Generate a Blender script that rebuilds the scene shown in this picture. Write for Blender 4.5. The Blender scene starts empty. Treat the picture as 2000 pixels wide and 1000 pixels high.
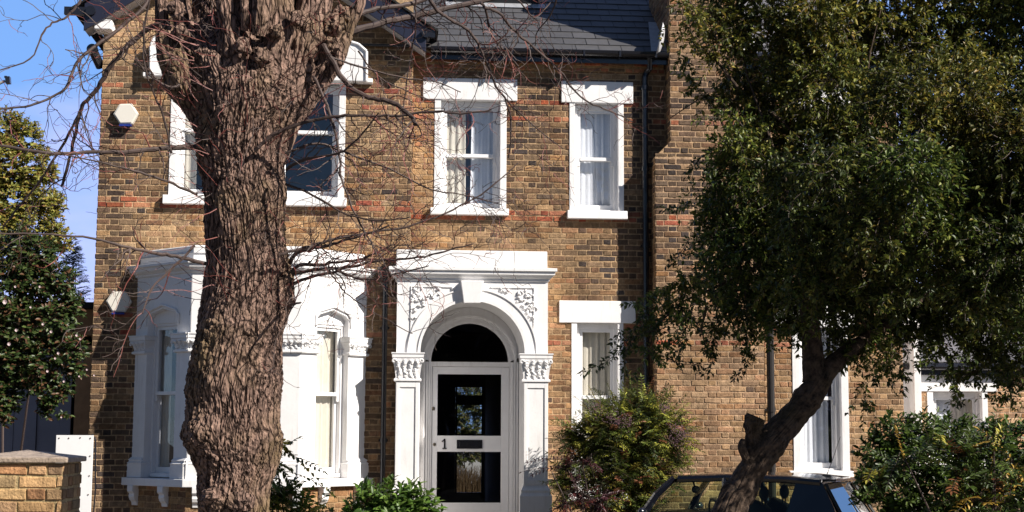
import bpy, bmesh, math, random
import numpy as np
from mathutils import Vector, Matrix, noise
random.seed(7); RNG = np.random.default_rng(11)
sc = bpy.context.scene
C = sc.collection
R = math.radians
# ---------------------------------------------------------------- camera
CAMZ = 1.84
cam_d = bpy.data.cameras.new("camera"); cam = bpy.data.objects.new("camera", cam_d); C.objects.link(cam)
cam_d.sensor_width = 36; cam_d.lens = 36*2960/2000; cam_d.clip_end = 2000; cam_d.clip_start = 0.05
CR = Matrix.Rotation(R(-4.6), 4, 'Z') @ Matrix.Rotation(R(90+6.74), 4, 'X') @ Matrix.Rotation(R(0.264), 4, 'Z')
cam.matrix_world = Matrix.Translation((0, 0, CAMZ)) @ CR
sc.camera = cam
# ---------------------------------------------------------------- sun, sky, exposure
to_sun = Vector((1.16, -0.80, 1.05)).normalized()
SUN_EL = math.asin(to_sun.z); SUN_AZ = math.atan2(to_sun.x, to_sun.y)
sd = bpy.data.lights.new("sun", 'SUN'); sd.energy = 5.0; sd.angle = R(0.53); sd.color = (1.0, 0.93, 0.84)
so = bpy.data.objects.new("sun", sd); C.objects.link(so)
so.rotation_euler = to_sun.to_track_quat('Z', 'Y').to_euler(); so.location = to_sun*60
w = bpy.data.worlds.new("World"); sc.world = w; w.use_nodes = True
nt = w.node_tree; nt.nodes.clear()
out = nt.nodes.new('ShaderNodeOutputWorld'); bg = nt.nodes.new('ShaderNodeBackground')
sky = nt.nodes.new('ShaderNodeTexSky'); sky.sky_type = 'NISHITA'; sky.sun_disc = False
sky.sun_elevation = SUN_EL; sky.sun_rotation = SUN_AZ
sky.air_density = 0.5; sky.dust_density = 0.1; sky.ozone_density = 2.0
tc = nt.nodes.new('ShaderNodeTexCoord'); mp = nt.nodes.new('ShaderNodeMapping'); mp.inputs['Scale'].default_value = (1.5, 1.5, 2.8)
mp.inputs['Location'].default_value = (0.35, 0.1, 0.62)
nz = nt.nodes.new('ShaderNodeTexNoise'); nz.inputs['Scale'].default_value = 2.6; nz.inputs['Detail'].default_value = 5; nz.inputs['Roughness'].default_value = .52
rmp = nt.nodes.new('ShaderNodeValToRGB'); rmp.color_ramp.elements[0].position = .44; rmp.color_ramp.elements[1].position = .64
mixc = nt.nodes.new('ShaderNodeMixRGB'); mixc.inputs[2].default_value = (12.5, 10.8, 17.0, 1)   # lavender cloud radiance
mul = nt.nodes.new('ShaderNodeMath'); mul.operation = 'MULTIPLY'; mul.inputs[1].default_value = .75
hs = nt.nodes.new('ShaderNodeHueSaturation'); hs.inputs['Saturation'].default_value = 1.0; hs.inputs['Hue'].default_value = .495
L = nt.links
L.new(tc.outputs['Generated'], mp.inputs[0]); L.new(mp.outputs[0], nz.inputs[0]); L.new(nz.outputs[0], rmp.inputs[0])
vc = nt.nodes.new('ShaderNodeMath'); vc.operation = 'MULTIPLY'; L.new(rmp.outputs[0], vc.inputs[0]); L.new(vc.outputs[0], mul.inputs[0]); L.new(mul.outputs[0], mixc.inputs[0])
# blue glow added to brighten the far (northern) half of the sky
sx = nt.nodes.new('ShaderNodeSeparateXYZ'); L.new(tc.outputs['Generated'], sx.inputs[0])
vy = nt.nodes.new('ShaderNodeMapRange'); vy.inputs[1].default_value = -.05; vy.inputs[2].default_value = .75; vy.inputs[4].default_value = .50; L.new(sx.outputs[1], vy.inputs[0])
L.new(vy.outputs[0], vc.inputs[1]); mul.inputs[1].default_value = 1.15; mul.use_clamp = True
sky_boost = nt.nodes.new('ShaderNodeMixRGB'); sky_boost.inputs[2].default_value = (4.4, 9.2, 20.0, 1); L.new(vy.outputs[0], sky_boost.inputs[0])
L.new(sky.outputs[0], hs.inputs['Color']); L.new(hs.outputs[0], sky_boost.inputs[1]); L.new(sky_boost.outputs[0], mixc.inputs[1]); L.new(mixc.outputs[0], bg.inputs[0])
bg.inputs[1].default_value = 0.05
L.new(bg.outputs[0], out.inputs[0])
sc.view_settings.view_transform = 'Standard'; sc.view_settings.look = 'None'
sc.view_settings.exposure = 0.72; sc.view_settings.gamma = 1
sc.render.engine = 'CYCLES'
sc.cycles.max_bounces = 8; sc.cycles.transparent_max_bounces = 16

# ---------------------------------------------------------------- picture pixel (2000x1000) -> point on a plane at distance Y
def P(px, py, Y):
    d = (CR.to_3x3() @ Vector((px-1000, 500-py, -2960)))
    t = Y/d.y
    return Vector((d.x*t, Y, CAMZ+d.z*t))
def PX(x0, y0, x1, y1, Y):
    ym, xm = (y0+y1)/2, (x0+x1)/2
    return P(x0, ym, Y).x, P(x1, ym, Y).x, P(xm, y1, Y).z, P(xm, y0, Y).z      # X0 X1 Z0 Z1
MPX = lambda Y: Y/2960.0

# ---------------------------------------------------------------- materials
MAT = {}
def mat(name, col, rough=.6, metal=0, spec=.5, var=0, vscale=8, bump=0, bscale=40, attr=False, trans=0, coat=0, detail=4, sheen=0, hue2=None, emis=None):
    if name in MAT: return MAT[name]
    m = bpy.data.materials.new(name); m.use_nodes = True; MAT[name] = m
    n, l = m.node_tree.nodes, m.node_tree.links
    b = n['Principled BSDF']
    b.inputs['Roughness'].default_value = rough; b.inputs['Metallic'].default_value = metal
    b.inputs['Specular IOR Level'].default_value = spec; b.inputs['Coat Weight'].default_value = coat
    b.inputs['Base Color'].default_value = (*col, 1)
    src = None
    co = n.new('ShaderNodeTexCoord')
    if attr:
        a = n.new('ShaderNodeVertexColor'); a.layer_name = 'Col'; src = a.outputs[0]
    if var:
        nz = n.new('ShaderNodeTexNoise'); nz.inputs['Scale'].default_value = vscale; nz.inputs['Detail'].default_value = detail; nz.inputs['Roughness'].default_value = .65
        l.new(co.outputs['Object'], nz.inputs[0])
        if hue2:
            mx = n.new('ShaderNodeMixRGB'); 
            if src: l.new(src, mx.inputs[1])
            else: mx.inputs[1].default_value = (*col, 1)
            mx.inputs[2].default_value = (*hue2, 1)
            mr = n.new('ShaderNodeMapRange'); mr.inputs[1].default_value = .42; mr.inputs[2].default_value = .68; mr.inputs[4].default_value = var
            l.new(nz.outputs[0], mr.inputs[0]); l.new(mr.outputs[0], mx.inputs[0]); src = mx.outputs[0]
        else:
            mr = n.new('ShaderNodeMapRange'); mr.inputs[1].default_value = .3; mr.inputs[2].default_value = .7
            mr.inputs[3].default_value = 1-var; mr.inputs[4].default_value = 1+var
            l.new(nz.outputs[0], mr.inputs[0])
            mx = n.new('ShaderNodeVectorMath'); mx.operation = 'SCALE'
            if src: l.new(src, mx.inputs[0])
            else: mx.inputs[0].default_value = col
            l.new(mr.outputs[0], mx.inputs['Scale']); src = mx.outputs[0]
    if src: l.new(src, b.inputs['Base Color'])
    if bump:
        nb = n.new('ShaderNodeTexNoise'); nb.inputs['Scale'].default_value = bscale; nb.inputs['Detail'].default_value = 5
        l.new(co.outputs['Object'], nb.inputs[0])
        bp = n.new('ShaderNodeBump'); bp.inputs['Strength'].default_value = bump; bp.inputs['Distance'].default_value = .01
        l.new(nb.outputs[0], bp.inputs['Height']); l.new(bp.outputs[0], b.inputs['Normal'])
    if trans:      # thin leaf / cloth: part of the light passes through
        tr = n.new('ShaderNodeBsdfTranslucent'); ms = n.new('ShaderNodeMixShader'); ms.inputs[0].default_value = trans
        if src: l.new(src, tr.inputs[0])
        else: tr.inputs[0].default_value = (*col, 1)
        l.new(b.outputs[0], ms.inputs[1]); l.new(tr.outputs[0], ms.inputs[2]); l.new(ms.outputs[0], n['Material Output'].inputs[0])
    return m
def glass_mat(name, tint=(1, 1, 1), refl=.12, wav=0.02):
    m = bpy.data.materials.new(name); m.use_nodes = True; MAT[name] = m
    n, l = m.node_tree.nodes, m.node_tree.links; n.remove(n['Principled BSDF'])
    t = n.new('ShaderNodeBsdfTransparent'); t.inputs[0].default_value = (*tint, 1)
    g = n.new('ShaderNodeBsdfGlossy'); g.inputs['Roughness'].default_value = .0
    lw = n.new('ShaderNodeLayerWeight'); lw.inputs[0].default_value = .5
    f = n.new('ShaderNodeMath'); f.operation = 'POWER'; f.inputs[1].default_value = 5; l.new(lw.outputs['Facing'], f.inputs[0])
    ad = n.new('ShaderNodeMath'); ad.operation = 'MULTIPLY_ADD'; ad.inputs[1].default_value = .9; ad.inputs[2].default_value = refl
    nz = n.new('ShaderNodeTexNoise'); nz.inputs['Scale'].default_value = 1.6; co = n.new('ShaderNodeTexCoord'); l.new(co.outputs['Object'], nz.inputs[0])
    bp = n.new('ShaderNodeBump'); bp.inputs['Strength'].default_value = wav; bp.inputs['Distance'].default_value = .3; l.new(nz.outputs[0], bp.inputs['Height'])
    l.new(bp.outputs[0], g.inputs['Normal'])
    ms = n.new('ShaderNodeMixShader'); l.new(f.outputs[0], ad.inputs[0]); l.new(ad.outputs[0], ms.inputs[0])
    l.new(t.outputs[0], ms.inputs[1]); l.new(g.outputs[0], ms.inputs[2]); l.new(ms.outputs[0], n['Material Output'].inputs[0])
    return m
M_white = mat('white_paint', (.82, .81, .81), .45, var=.045, vscale=5, bump=.12, bscale=30)
def weather(m):
    n, l = m.node_tree.nodes, m.node_tree.links; b = n['Principled BSDF']; co = n.new('ShaderNodeTexCoord'); mp_ = n.new('ShaderNodeMapping'); mp_.inputs['Scale'].default_value = (9, 9, 1.1)
    l.new(co.outputs['Object'], mp_.inputs[0]); nz = n.new('ShaderNodeTexNoise'); nz.inputs['Scale'].default_value = 1.6; nz.inputs['Detail'].default_value = 7; nz.inputs['Roughness'].default_value = .62; l.new(mp_.outputs[0], nz.inputs[0])
    n2 = n.new('ShaderNodeTexNoise'); n2.inputs['Scale'].default_value = 38; n2.inputs['Detail'].default_value = 6; l.new(co.outputs['Object'], n2.inputs[0])
    mr = n.new('ShaderNodeMapRange'); mr.inputs[1].default_value = .56; mr.inputs[2].default_value = .74; mr.inputs[4].default_value = .36; l.new(nz.outputs[0], mr.inputs[0])
    m2 = n.new('ShaderNodeMapRange'); m2.inputs[1].default_value = .66; m2.inputs[2].default_value = .72; m2.inputs[4].default_value = .22; l.new(n2.outputs[0], m2.inputs[0])
    ad = n.new('ShaderNodeMath'); ad.operation = 'ADD'; ad.use_clamp = True; l.new(mr.outputs[0], ad.inputs[0]); l.new(m2.outputs[0], ad.inputs[1])
    src = b.inputs['Base Color'].links[0].from_socket; mx = n.new('ShaderNodeMixRGB'); l.new(ad.outputs[0], mx.inputs[0]); l.new(src, mx.inputs[1]); mx.inputs[2].default_value = (.46, .42, .38, 1); l.new(mx.outputs[0], b.inputs['Base Color'])
weather(M_white)
M_sash = mat('sash_paint', (.84, .835, .84), .3, var=.03, vscale=9)
M_brick = mat('stock_brick', (.4, .25, .13), .92, spec=.2, attr=True, var=.42, vscale=19, detail=8, bump=.9, bscale=70)
def stain(m):
    n, l = m.node_tree.nodes, m.node_tree.links; b = n['Principled BSDF']; co = n.new('ShaderNodeTexCoord'); mp_ = n.new('ShaderNodeMapping'); mp_.inputs['Scale'].default_value = (1.6, 1.6, .7); l.new(co.outputs['Object'], mp_.inputs[0])
    nz = n.new('ShaderNodeTexNoise'); nz.inputs['Scale'].default_value = 1.3; nz.inputs['Detail'].default_value = 8; nz.inputs['Roughness'].default_value = .6; l.new(mp_.outputs[0], nz.inputs[0])
    mr = n.new('ShaderNodeMapRange'); mr.inputs[1].default_value = .35; mr.inputs[2].default_value = .68; mr.inputs[3].default_value = 1.18; mr.inputs[4].default_value = .66; l.new(nz.outputs[0], mr.inputs[0])
    src = b.inputs['Base Color'].links[0].from_socket; v = n.new('ShaderNodeVectorMath'); v.operation = 'SCALE'; l.new(src, v.inputs[0]); l.new(mr.outputs[0], v.inputs['Scale']); l.new(v.outputs[0], b.inputs['Base Color'])
stain(M_brick)
M_slate = mat('roof_slate', (.1, .1, .12), .7, attr=True, var=.12, vscale=12, bump=.15, bscale=60)
M_black = mat('black_gloss_paint', (.012, .012, .016), .25, coat=.3)
M_soffit = mat('navy_paint', (.02, .022, .04), .3)
M_dark = mat('dark_interior', (.02, .018, .018), .9)
M_room = mat('room_wall', (.16, .14, .13), .9)
M_curt = mat('cream_curtain', (.78, .71, .57), .9, trans=.1, var=.05, vscale=14)
M_net = mat('white_net_curtain', (.90, .91, .92), .9, trans=.12, var=.04, vscale=20)
M_lead = mat('lead_flashing', (.30, .31, .33), .5, var=.2, vscale=14)
M_glass = glass_mat('window_glass', (.97, .98, 1), .075)
M_dglass = glass_mat('door_glass', (.62, .63, .65), .012, .01)
M_hedge_metal = mat('brushed_steel', (.45, .45, .45), .35, metal=1)
M_stone = mat('coping_stone', (.33, .26, .20), .9, var=.3, vscale=22, bump=.6, bscale=80)
M_concrete = mat('paving', (.16, .15, .14), .9, var=.2, vscale=3, bump=.3)
M_asph = mat('asphalt', (.05, .05, .052), .9, var=.25, vscale=30, bump=.5, bscale=200)
M_soil = mat('soil', (.06, .045, .03), .95, var=.4, vscale=9, bump=.8)

# ---------------------------------------------------------------- mesh helpers
class MB:
    def __init__(s): s.v = []; s.f = []; s.c = []; s.mi = []
    def add(s, vs, fs, col=None, M=None, mi=0):
        b = len(s.v)
        s.v += [tuple(M @ Vector(v)) for v in vs] if M is not None else [tuple(v) for v in vs]
        for f in fs: s.f.append([b+i for i in f]); s.c.append(col); s.mi.append(mi)
    def box(s, x0, x1, y0, y1, z0, z1, M=None, col=None, mi=0):
        v = [(x0,y0,z0),(x1,y0,z0),(x1,y1,z0),(x0,y1,z0),(x0,y0,z1),(x1,y0,z1),(x1,y1,z1),(x0,y1,z1)]
        s.add(v, [(0,3,2,1),(4,5,6,7),(0,1,5,4),(1,2,6,5),(2,3,7,6),(3,0,4,7)], col, M, mi)
    def quad(s, pts, col=None, M=None, mi=0): s.add(pts, [tuple(range(len(pts)))], col, M, mi)
    def prism(s, poly, y0, y1, M=None, col=None):      # poly in (x,z), ccw seen from -y
        n = len(poly)
        v = [(x, y0, z) for x, z in poly]+[(x, y1, z) for x, z in poly]
        fs = [tuple(range(n)), tuple(range(2*n-1, n-1, -1))]+[(i, n+i, n+(i+1) % n, (i+1) % n) for i in range(n)]
        s.add(v, fs, col, M)
    def extrude_x(s, prof, x0, x1, M=None, col=None):  # prof in (y,z)
        n = len(prof)
        v = [(x0, y, z) for y, z in prof]+[(x1, y, z) for y, z in prof]
        fs = [tuple(range(n)), tuple(range(2*n-1, n-1, -1))]+[(i, n+i, n+(i+1) % n, (i+1) % n) for i in range(n)]
        s.add(v, fs, col, M)
    def tube(s, pts, rad, n=8, cap=True, col=None, M=None, mi=0):
        pts = [Vector(p) for p in pts]; m = len(pts)
        if not hasattr(rad, '__len__'): rad = [rad]*m
        up = None; vs = []
        for i, p in enumerate(pts):
            d = (pts[min(i+1, m-1)]-pts[max(i-1, 0)])
            if d.length < 1e-9: d = Vector((0, 0, 1))
            d.normalize()
            if up is None: up = d.orthogonal()
            up = (up-d*up.dot(d))
            if up.length < 1e-6: up = d.orthogonal()
            up.normalize(); sd = d.cross(up)
            for k in range(n):
                a = 2*math.pi*k/n; vs.append(p+(up*math.cos(a)+sd*math.sin(a))*rad[i])
        fs = [(i*n+k, i*n+(k+1) % n, (i+1)*n+(k+1) % n, (i+1)*n+k) for i in range(m-1) for k in range(n)]
        if cap: fs += [tuple(range(n-1, -1, -1)), tuple(range((m-1)*n, m*n))]
        s.add(vs, fs, col, M, mi)
    def lathe(s, prof, n=24, M=None, col=None):         # prof (r,z)
        vs = []; m = len(prof)
        for r, z in prof:
            for k in range(n): a = 2*math.pi*k/n; vs.append((r*math.cos(a), r*math.sin(a), z))
        fs = [(i*n+k, i*n+(k+1) % n, (i+1)*n+(k+1) % n, (i+1)*n+k) for i in range(m-1) for k in range(n)]
        s.add(vs, fs, col, M)
    def blob(s, c, r, n=8, jit=.25, M=None, col=None):  # small lump, r=(rx,ry,rz)
        vs = []; m = 5
        for i in range(m+1):
            t = math.pi*i/m
            for k in range(n):
                a = 2*math.pi*k/n; q = 1+random.uniform(-jit, jit)
                vs.append((c[0]+r[0]*math.sin(t)*math.cos(a)*q, c[1]+r[1]*math.sin(t)*math.sin(a)*q, c[2]+r[2]*math.cos(t)*q))
        s.add(vs, [(i*n+k, (i+1)*n+k, (i+1)*n+(k+1) % n, i*n+(k+1) % n) for i in range(m) for k in range(n)], col, M)
    def build(s, name, m, parent=None, bevel=0, smooth=False, fixn=False):
        me = bpy.data.meshes.new(name); me.from_pydata(s.v, [], s.f); 
        ms = m if isinstance(m, (list, tuple)) else [m]
        for q in ms: me.materials.append(q)
        if len(ms) > 1: me.polygons.foreach_set('material_index', s.mi)
        if any(c is not None for c in s.c):
            ca = me.color_attributes.new('Col', 'FLOAT_COLOR', 'CORNER'); arr = []
            for f, c in zip(s.f, s.c): arr += (list(c)[:3]+[1.0] if c is not None else [.5, .5, .5, 1.0])*len(f)
            ca.data.foreach_set('color', arr)
        if smooth: me.polygons.foreach_set('use_smooth', [True]*len(me.polygons))
        if fixn:
            bm = bmesh.new(); bm.from_mesh(me); bmesh.ops.recalc_face_normals(bm, faces=bm.faces); bm.to_mesh(me); bm.free()
        me.update()
        o = bpy.data.objects.new(name, me); C.objects.link(o)
        if parent: o.parent = parent; o.matrix_parent_inverse = PINV(parent)
        if bevel:
            b = o.modifiers.new('bevel', 'BEVEL'); b.width = bevel; b.segments = 2; b.limit_method = 'ANGLE'; b.angle_limit = R(40)
        return o
def WM(p):
    l = Matrix.LocRotScale(p.location, p.rotation_euler, p.scale)
    return l if p.parent is None else WM(p.parent) @ p.matrix_parent_inverse @ l
def PINV(p): return WM(p).inverted()
def tag(o, label=None, cat=None, group=None, kind=None):
    if label: o['label'] = label
    if cat: o['category'] = cat
    if group: o['group'] = group
    if kind: o['kind'] = kind
    return o
def empty(name, label, cat, loc=(0, 0, 0), group=None, parent=None):
    o = bpy.data.objects.new(name, None); C.objects.link(o); o.location = loc; o.empty_display_size = .3
    if parent: o.parent = parent; o.matrix_parent_inverse = PINV(parent)
    if label: tag(o, label, cat, group)
    return o
def FR(origin, tx):            # local frame: x along tx (horizontal), y INTO the wall, z up
    x = Vector(tx).normalized(); z = Vector((0, 0, 1)); y = z.cross(x)
    return Matrix(((x.x, y.x, z.x, origin[0]), (x.y, y.y, z.y, origin[1]), (x.z, y.z, z.z, origin[2]), (0, 0, 0, 1)))

# ---------------------------------------------------------------- brickwork, laid brick by brick
BRICKS_TAN = [(.39,.215,.095),(.35,.18,.078),(.43,.255,.12),(.33,.165,.075),(.40,.195,.10),(.44,.27,.135),(.37,.225,.11)]
BRICKS_DARK = [(.075,.052,.042),(.095,.064,.047),(.12,.08,.055),(.065,.05,.045),(.14,.09,.06)]
BRICKS_RED = [(.42,.095,.05),(.36,.085,.05),(.48,.12,.055),(.30,.085,.055),(.40,.10,.06)]
MORTAR = (.38, .25, .135)
def brick_wall(mb, M, u0, u1, z0, z1, holes=(), bands=(), soot_shade=None, tint=1.0, keep=None, seed=1, course=.0755, stret=.226, depth=.007, mortar=MORTAR, corner_l=False):
    """M: frame whose y points into the wall. holes: (u0,u1,z0,z1). bands: z heights of red courses."""
    rd = random.Random(seed)
    us = sorted({u0, u1, *[min(max(h[i], u0), u1) for h in holes for i in (0, 1)]})
    zs = sorted({z0, z1, *[min(max(h[i], z0), z1) for h in holes for i in (2, 3)]})
    for a, b in zip(us, us[1:]):
        for c, d in zip(zs, zs[1:]):
            mu, mz = (a+b)/2, (c+d)/2
            if b-a < 1e-5 or d-c < 1e-5: continue
            if any(h[0] < mu < h[1] and h[2] < mz < h[3] for h in holes): continue
            if keep and not keep(mu, mz) and (d-c) < .3: continue
            mb.quad([(a, 0, c), (b, 0, c), (b, 0, d), (a, 0, d)], mortar, M)
    row = 0; z = math.floor(z0/course)*course
    while z < z1-.01:
        za, zb = max(z+.0075, z0+.004), min(z+course-.0075, z1-.004)
        if zb-za > .02:
            zm = (za+zb)/2; red = any(abs(zm-b) < course*.5 for b in bands)
            cuts = [(h[0], h[1]) for h in holes if h[2] < zm < h[3]]
            u = u0-(0 if row % 2 else stret*.25); k = row
            while u < u1:
                wd = stret if k % 2 == 0 else stret*.5
                segs = [(max(u+.007+rd.uniform(-.003, .003), u0), min(u+wd-.007+rd.uniform(-.003, .003), u1))]
                for c0, c1 in cuts:
                    nx = []
                    for a, b in segs:
                        if c1 <= a or c0 >= b: nx.append((a, b)); continue
                        if a < c0-.02: nx.append((a, c0-.003))
                        if b > c1+.02: nx.append((c1+.003, b))
                    segs = nx
                for a, b in segs:
                    if b-a < .02 or (keep and not keep((a+b)/2, zm)): continue
                    s = soot_shade((a+b)/2, zm) if soot_shade else .4
                    r = rd.random(); q = rd.random()
                    if red and rd.random() < .76:
                        col = rd.choice(BRICKS_RED); s2 = s*.35; m_ = min(.7, max(0, rd.gauss(.30, .17))); col = tuple(col[i]*(1-m_)+mortar[i]*m_ for i in range(3))
                    else:
                        s2 = 0
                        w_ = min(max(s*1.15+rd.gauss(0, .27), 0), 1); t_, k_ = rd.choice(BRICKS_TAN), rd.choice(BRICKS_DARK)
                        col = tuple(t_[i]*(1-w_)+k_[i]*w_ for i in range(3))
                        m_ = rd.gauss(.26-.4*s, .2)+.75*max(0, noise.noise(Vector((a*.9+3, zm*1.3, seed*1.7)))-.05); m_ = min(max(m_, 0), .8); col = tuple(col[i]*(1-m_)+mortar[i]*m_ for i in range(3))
                    g = rd.uniform(.72, 1.12)*tint*(1-s2*.6)
                    col = (col[0]*g, col[1]*g, col[2]*g)
                    j = lambda: rd.uniform(-.0045, .0045)
                    d = -depth*rd.uniform(.5, 1.3); c = .004
                    f = [(a+j(), 0, za+j()), (b+j(), 0, za+j()), (b+j(), 0, zb+j()), (a+j(), 0, zb+j())]
                    t = [(f[0][0]+c, d, f[0][2]+c), (f[1][0]-c, d, f[1][2]+c), (f[2][0]-c, d, f[2][2]-c), (f[3][0]+c, d, f[3][2]-c)]
                    mb.add(f+t, [(4,5,6,7),(0,1,5,4),(1,2,6,5),(2,3,7,6),(3,0,4,7)], col, M)
                u += wd; k += 1
        z += course; row += 1
def soot_shade_map(blobs, base, Y):
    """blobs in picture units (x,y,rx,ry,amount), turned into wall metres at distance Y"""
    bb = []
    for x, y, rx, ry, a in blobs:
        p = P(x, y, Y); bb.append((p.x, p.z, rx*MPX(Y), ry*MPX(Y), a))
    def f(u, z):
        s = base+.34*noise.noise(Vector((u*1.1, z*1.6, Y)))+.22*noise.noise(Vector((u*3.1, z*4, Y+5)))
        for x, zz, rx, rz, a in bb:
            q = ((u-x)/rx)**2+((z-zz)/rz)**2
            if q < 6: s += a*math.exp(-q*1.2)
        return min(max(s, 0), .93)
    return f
# ================================================================ SETTING
YR, YG, YP, YB, YC, YD = 20.0, 19.85, 19.52, 19.05, 19.68, 20.40      # recess wall, gable wing, porch face, bay face, chimney breast, front door
g = MB(); g.quad([(-400, -60, 0), (400, -60, 0), (400, 900, 0), (-400, 900, 0)]); tag(g.build('ground', M_soil), kind='structure')
g = MB(); g.quad([(-60, -9, .004), (60, -9, .004), (60, 4.5, .004), (-60, 4.5, .004)]); tag(g.build('road', M_asph), kind='structure')
g = MB(); g.box(-60, 60, 4.5, 4.65, -.1, .13); g.box(-60, 60, 4.655, 9.2, -.1, .12); tag(g.build('pavement', M_concrete), kind='structure')
g = MB(); g.quad([(-4, 9.2, .012), (6.5, 9.2, .012), (6.5, 19.5, .012), (-4, 19.5, .012)]); tag(g.build('path', mat('gravel_drive', (.10, .085, .065), .95, var=.4, vscale=60, bump=.8, bscale=120)), kind='structure')

# ================================================================ THE HOUSE (left half of the pair)
x_l = P(183, 600, YG).x; x_g = P(804, 300, YG).x; x_r = P(1300, 400, YR).x
house = empty('brick_house', 'brown brick house with white arched porch, white bay window and black slate roof', 'house', ((x_l+x_r)/2, YR, 0))
FG = Matrix.Translation((0, YG, 0)); FRr = Matrix.Translation((0, YR, 0)); F0 = Matrix.Translation((0, 0, 0))
z_eave_g = P(200, 75, YG).z
apex = P(492, -178, YG); slope = math.tan(R(33.5))
# ---- windows -------------------------------------------------
def folds(mb, x0, x1, z0, z1, y, amp=.03, wl=.09, seed=0, flare=0, M=None, n=None):
    rd = random.Random(seed); n = n or max(12, int((x1-x0)/.012)); rows = 10; vs = []
    ph = rd.uniform(0, 6); A = [rd.uniform(.4, 1) for _ in range(6)]
    for r in range(rows+1):
        t = r/rows; z = z1+(z0-z1)*t
        for i in range(n+1):
            s = i/n; x = x0+(x1-x0)*s+flare*t*(s-.5)
            xx = (x-x0)/wl*6.283
            yy = amp*(A[0]*math.sin(xx+ph)+.5*A[1]*math.sin(1.73*xx+ph*2+t*.5)+.35*A[2]*math.sin(.61*xx+t))*(.55+.45*t)
            vs.append((x, y+yy, z))
    mb.add(vs, [(r*(n+1)+i, r*(n+1)+i+1, (r+1)*(n+1)+i+1, (r+1)*(n+1)+i) for r in range(rows) for i in range(n)], None, M)
def sash_window(parent, name, u0, u1, z0, z1, M, band=.07, zmeet=None, depth=.08, curtains=(), sill=None, lintel=None, label=None, vent=True, fr=.045, arch=None):
    """outer painted rectangle u0..u1,z0..z1 ; M frame with y into the wall"""
    wn = None
    a0, a1 = u0+band, u1-band; t1 = z1
    f = MB()                                    # frame = painted reveal + box frame
    if band > 0:
        f.box(u0, a0, -.016, depth+.10, z0, t1, M); f.box(a1, u1, -.016, depth+.10, z0, t1, M)
    f.box(a0, a0+fr, depth, depth+.11, z0+.001, t1-.002, M); f.box(a1-fr, a1, depth, depth+.11, z0+.001, t1-.002, M)
    f.box(a0+fr, a1-fr, depth, depth+.11, t1-.075, t1-.003, M); f.box(a0+fr, a1-fr, depth-.02, depth+.12, z0-.004, z0+.045, M)
    if vent: f.box((a0+a1)/2-.17, (a0+a1)/2+.17, depth-.008, depth, t1-.05, t1-.038, M)
    fo = f.build(name, M_white, parent, bevel=.004)
    if label: tag(fo, label)
    i0, i1, j0, j1 = a0+fr, a1-fr, z0+.045, t1-.075
    zm = zmeet or (j0+j1)/2; b = .042
    us = MB(); y = depth+.022
    us.box(i0, i0+b, y, y+.04, zm-.02, j1, M); us.box(i1-b, i1, y, y+.04, zm-.02, j1, M)
    us.box(i0+b, i1-b, y, y+.04, j1-b, j1, M); us.box(i0+b, i1-b, y-.012, y+.04, zm-.02, zm+.026, M)
    for x in (i0, i1-b): us.prism([(x+.004, zm-.09), (x+b-.004, zm-.09), (x+b-.004, zm-.02), (x+.004, zm-.02)], y+.002, y+.036, M)  # sash horns
    us.build('upper_sash', M_sash, fo, bevel=.003)
    lo = MB(); y2 = depth+.066
    lo.box(i0, i0+b, y2, y2+.04, j0, zm+.018, M); lo.box(i1-b, i1, y2, y2+.04, j0, zm+.018, M)
    lo.box(i0+b, i1-b, y2, y2+.04, j0, j0+.075, M); lo.box(i0+b, i1-b, y2, y2+.04, zm-.02, zm+.018, M)
    lo.build('lower_sash', M_sash, fo, bevel=.003)
    gl = MB(); gl.box(i0+b, i1-b, y+.018, y+.022, zm+.026, j1-b, M); gl.build('glass', M_glass, fo)
    gl = MB(); gl.box(i0+b, i1-b, y2+.018, y2+.022, j0+.075, zm-.02, M)
    gl.build('glass', M_glass, fo)
    for k, (s0, s1, m_, fl) in enumerate(curtains):
        c = MB(); W = i1-i0
        folds(c, i0+W*s0, i0+W*s1, j0-.06, j1+.1, depth+.135, .014, .085, seed=k*7+3+int(abs(u0)*10), flare=fl, M=M)
        c.build('curtain', m_, fo, smooth=True)
    if sill:
        s = MB(); s0, s1, sz0, sz1 = sill
        s.extrude_x([(-.095, sz0), (depth+.03, sz0), (depth+.03, sz1+.012), (-.088, sz1)], s0, s1, M); s.build('sill', M_white, fo, bevel=.008)
    if lintel:
        s = MB(); s0, s1, sz0, sz1 = lintel; s.box(s0, s1, -.03, .12, sz0, sz1, M); s.build('lintel', M_white, fo, bevel=.008)
    return fo
def rects(*r, Y): return PX(*r, Y)
# recess: upper middle window, upper right window, lower right window
w1 = PX(848, 196, 989, 411, YR); w1s = PX(840, 408, 993, 421, YR); w1l = PX(826, 154, 1010, 196, YR)
w2 = PX(1112, 202, 1218, 415, YR); w2s = PX(1107, 413, 1224, 429, YR); w2l = PX(1096, 160, 1236, 202, YR)
w3 = PX(1116, 631, 1218, 965, YR); w3s = PX(1108, 962, 1226, 978, YR); w3l = PX(1092, 588, 1241, 631, YR)
sash_window(house, 'window', *w1, FRr, band=.085, zmeet=P(915, 302, YR).z, curtains=[(-.02, .42, M_curt, .02), (.54, 1.02, M_net, .04)], sill=w1s, lintel=w1l)
sash_window(house, 'window', *w2, FRr, band=.075, zmeet=P(1165, 309, YR).z, curtains=[(-.02, .45, M_net, .10), (.38, 1.04, M_net, .03)], sill=w2s, lintel=w2l)
sash_window(house, 'window', *w3, FRr, band=.075, zmeet=P(1165, 776, YR).z, curtains=[(-.02, 1.02, M_curt, 0)], sill=w3s, lintel=w3l)
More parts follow.
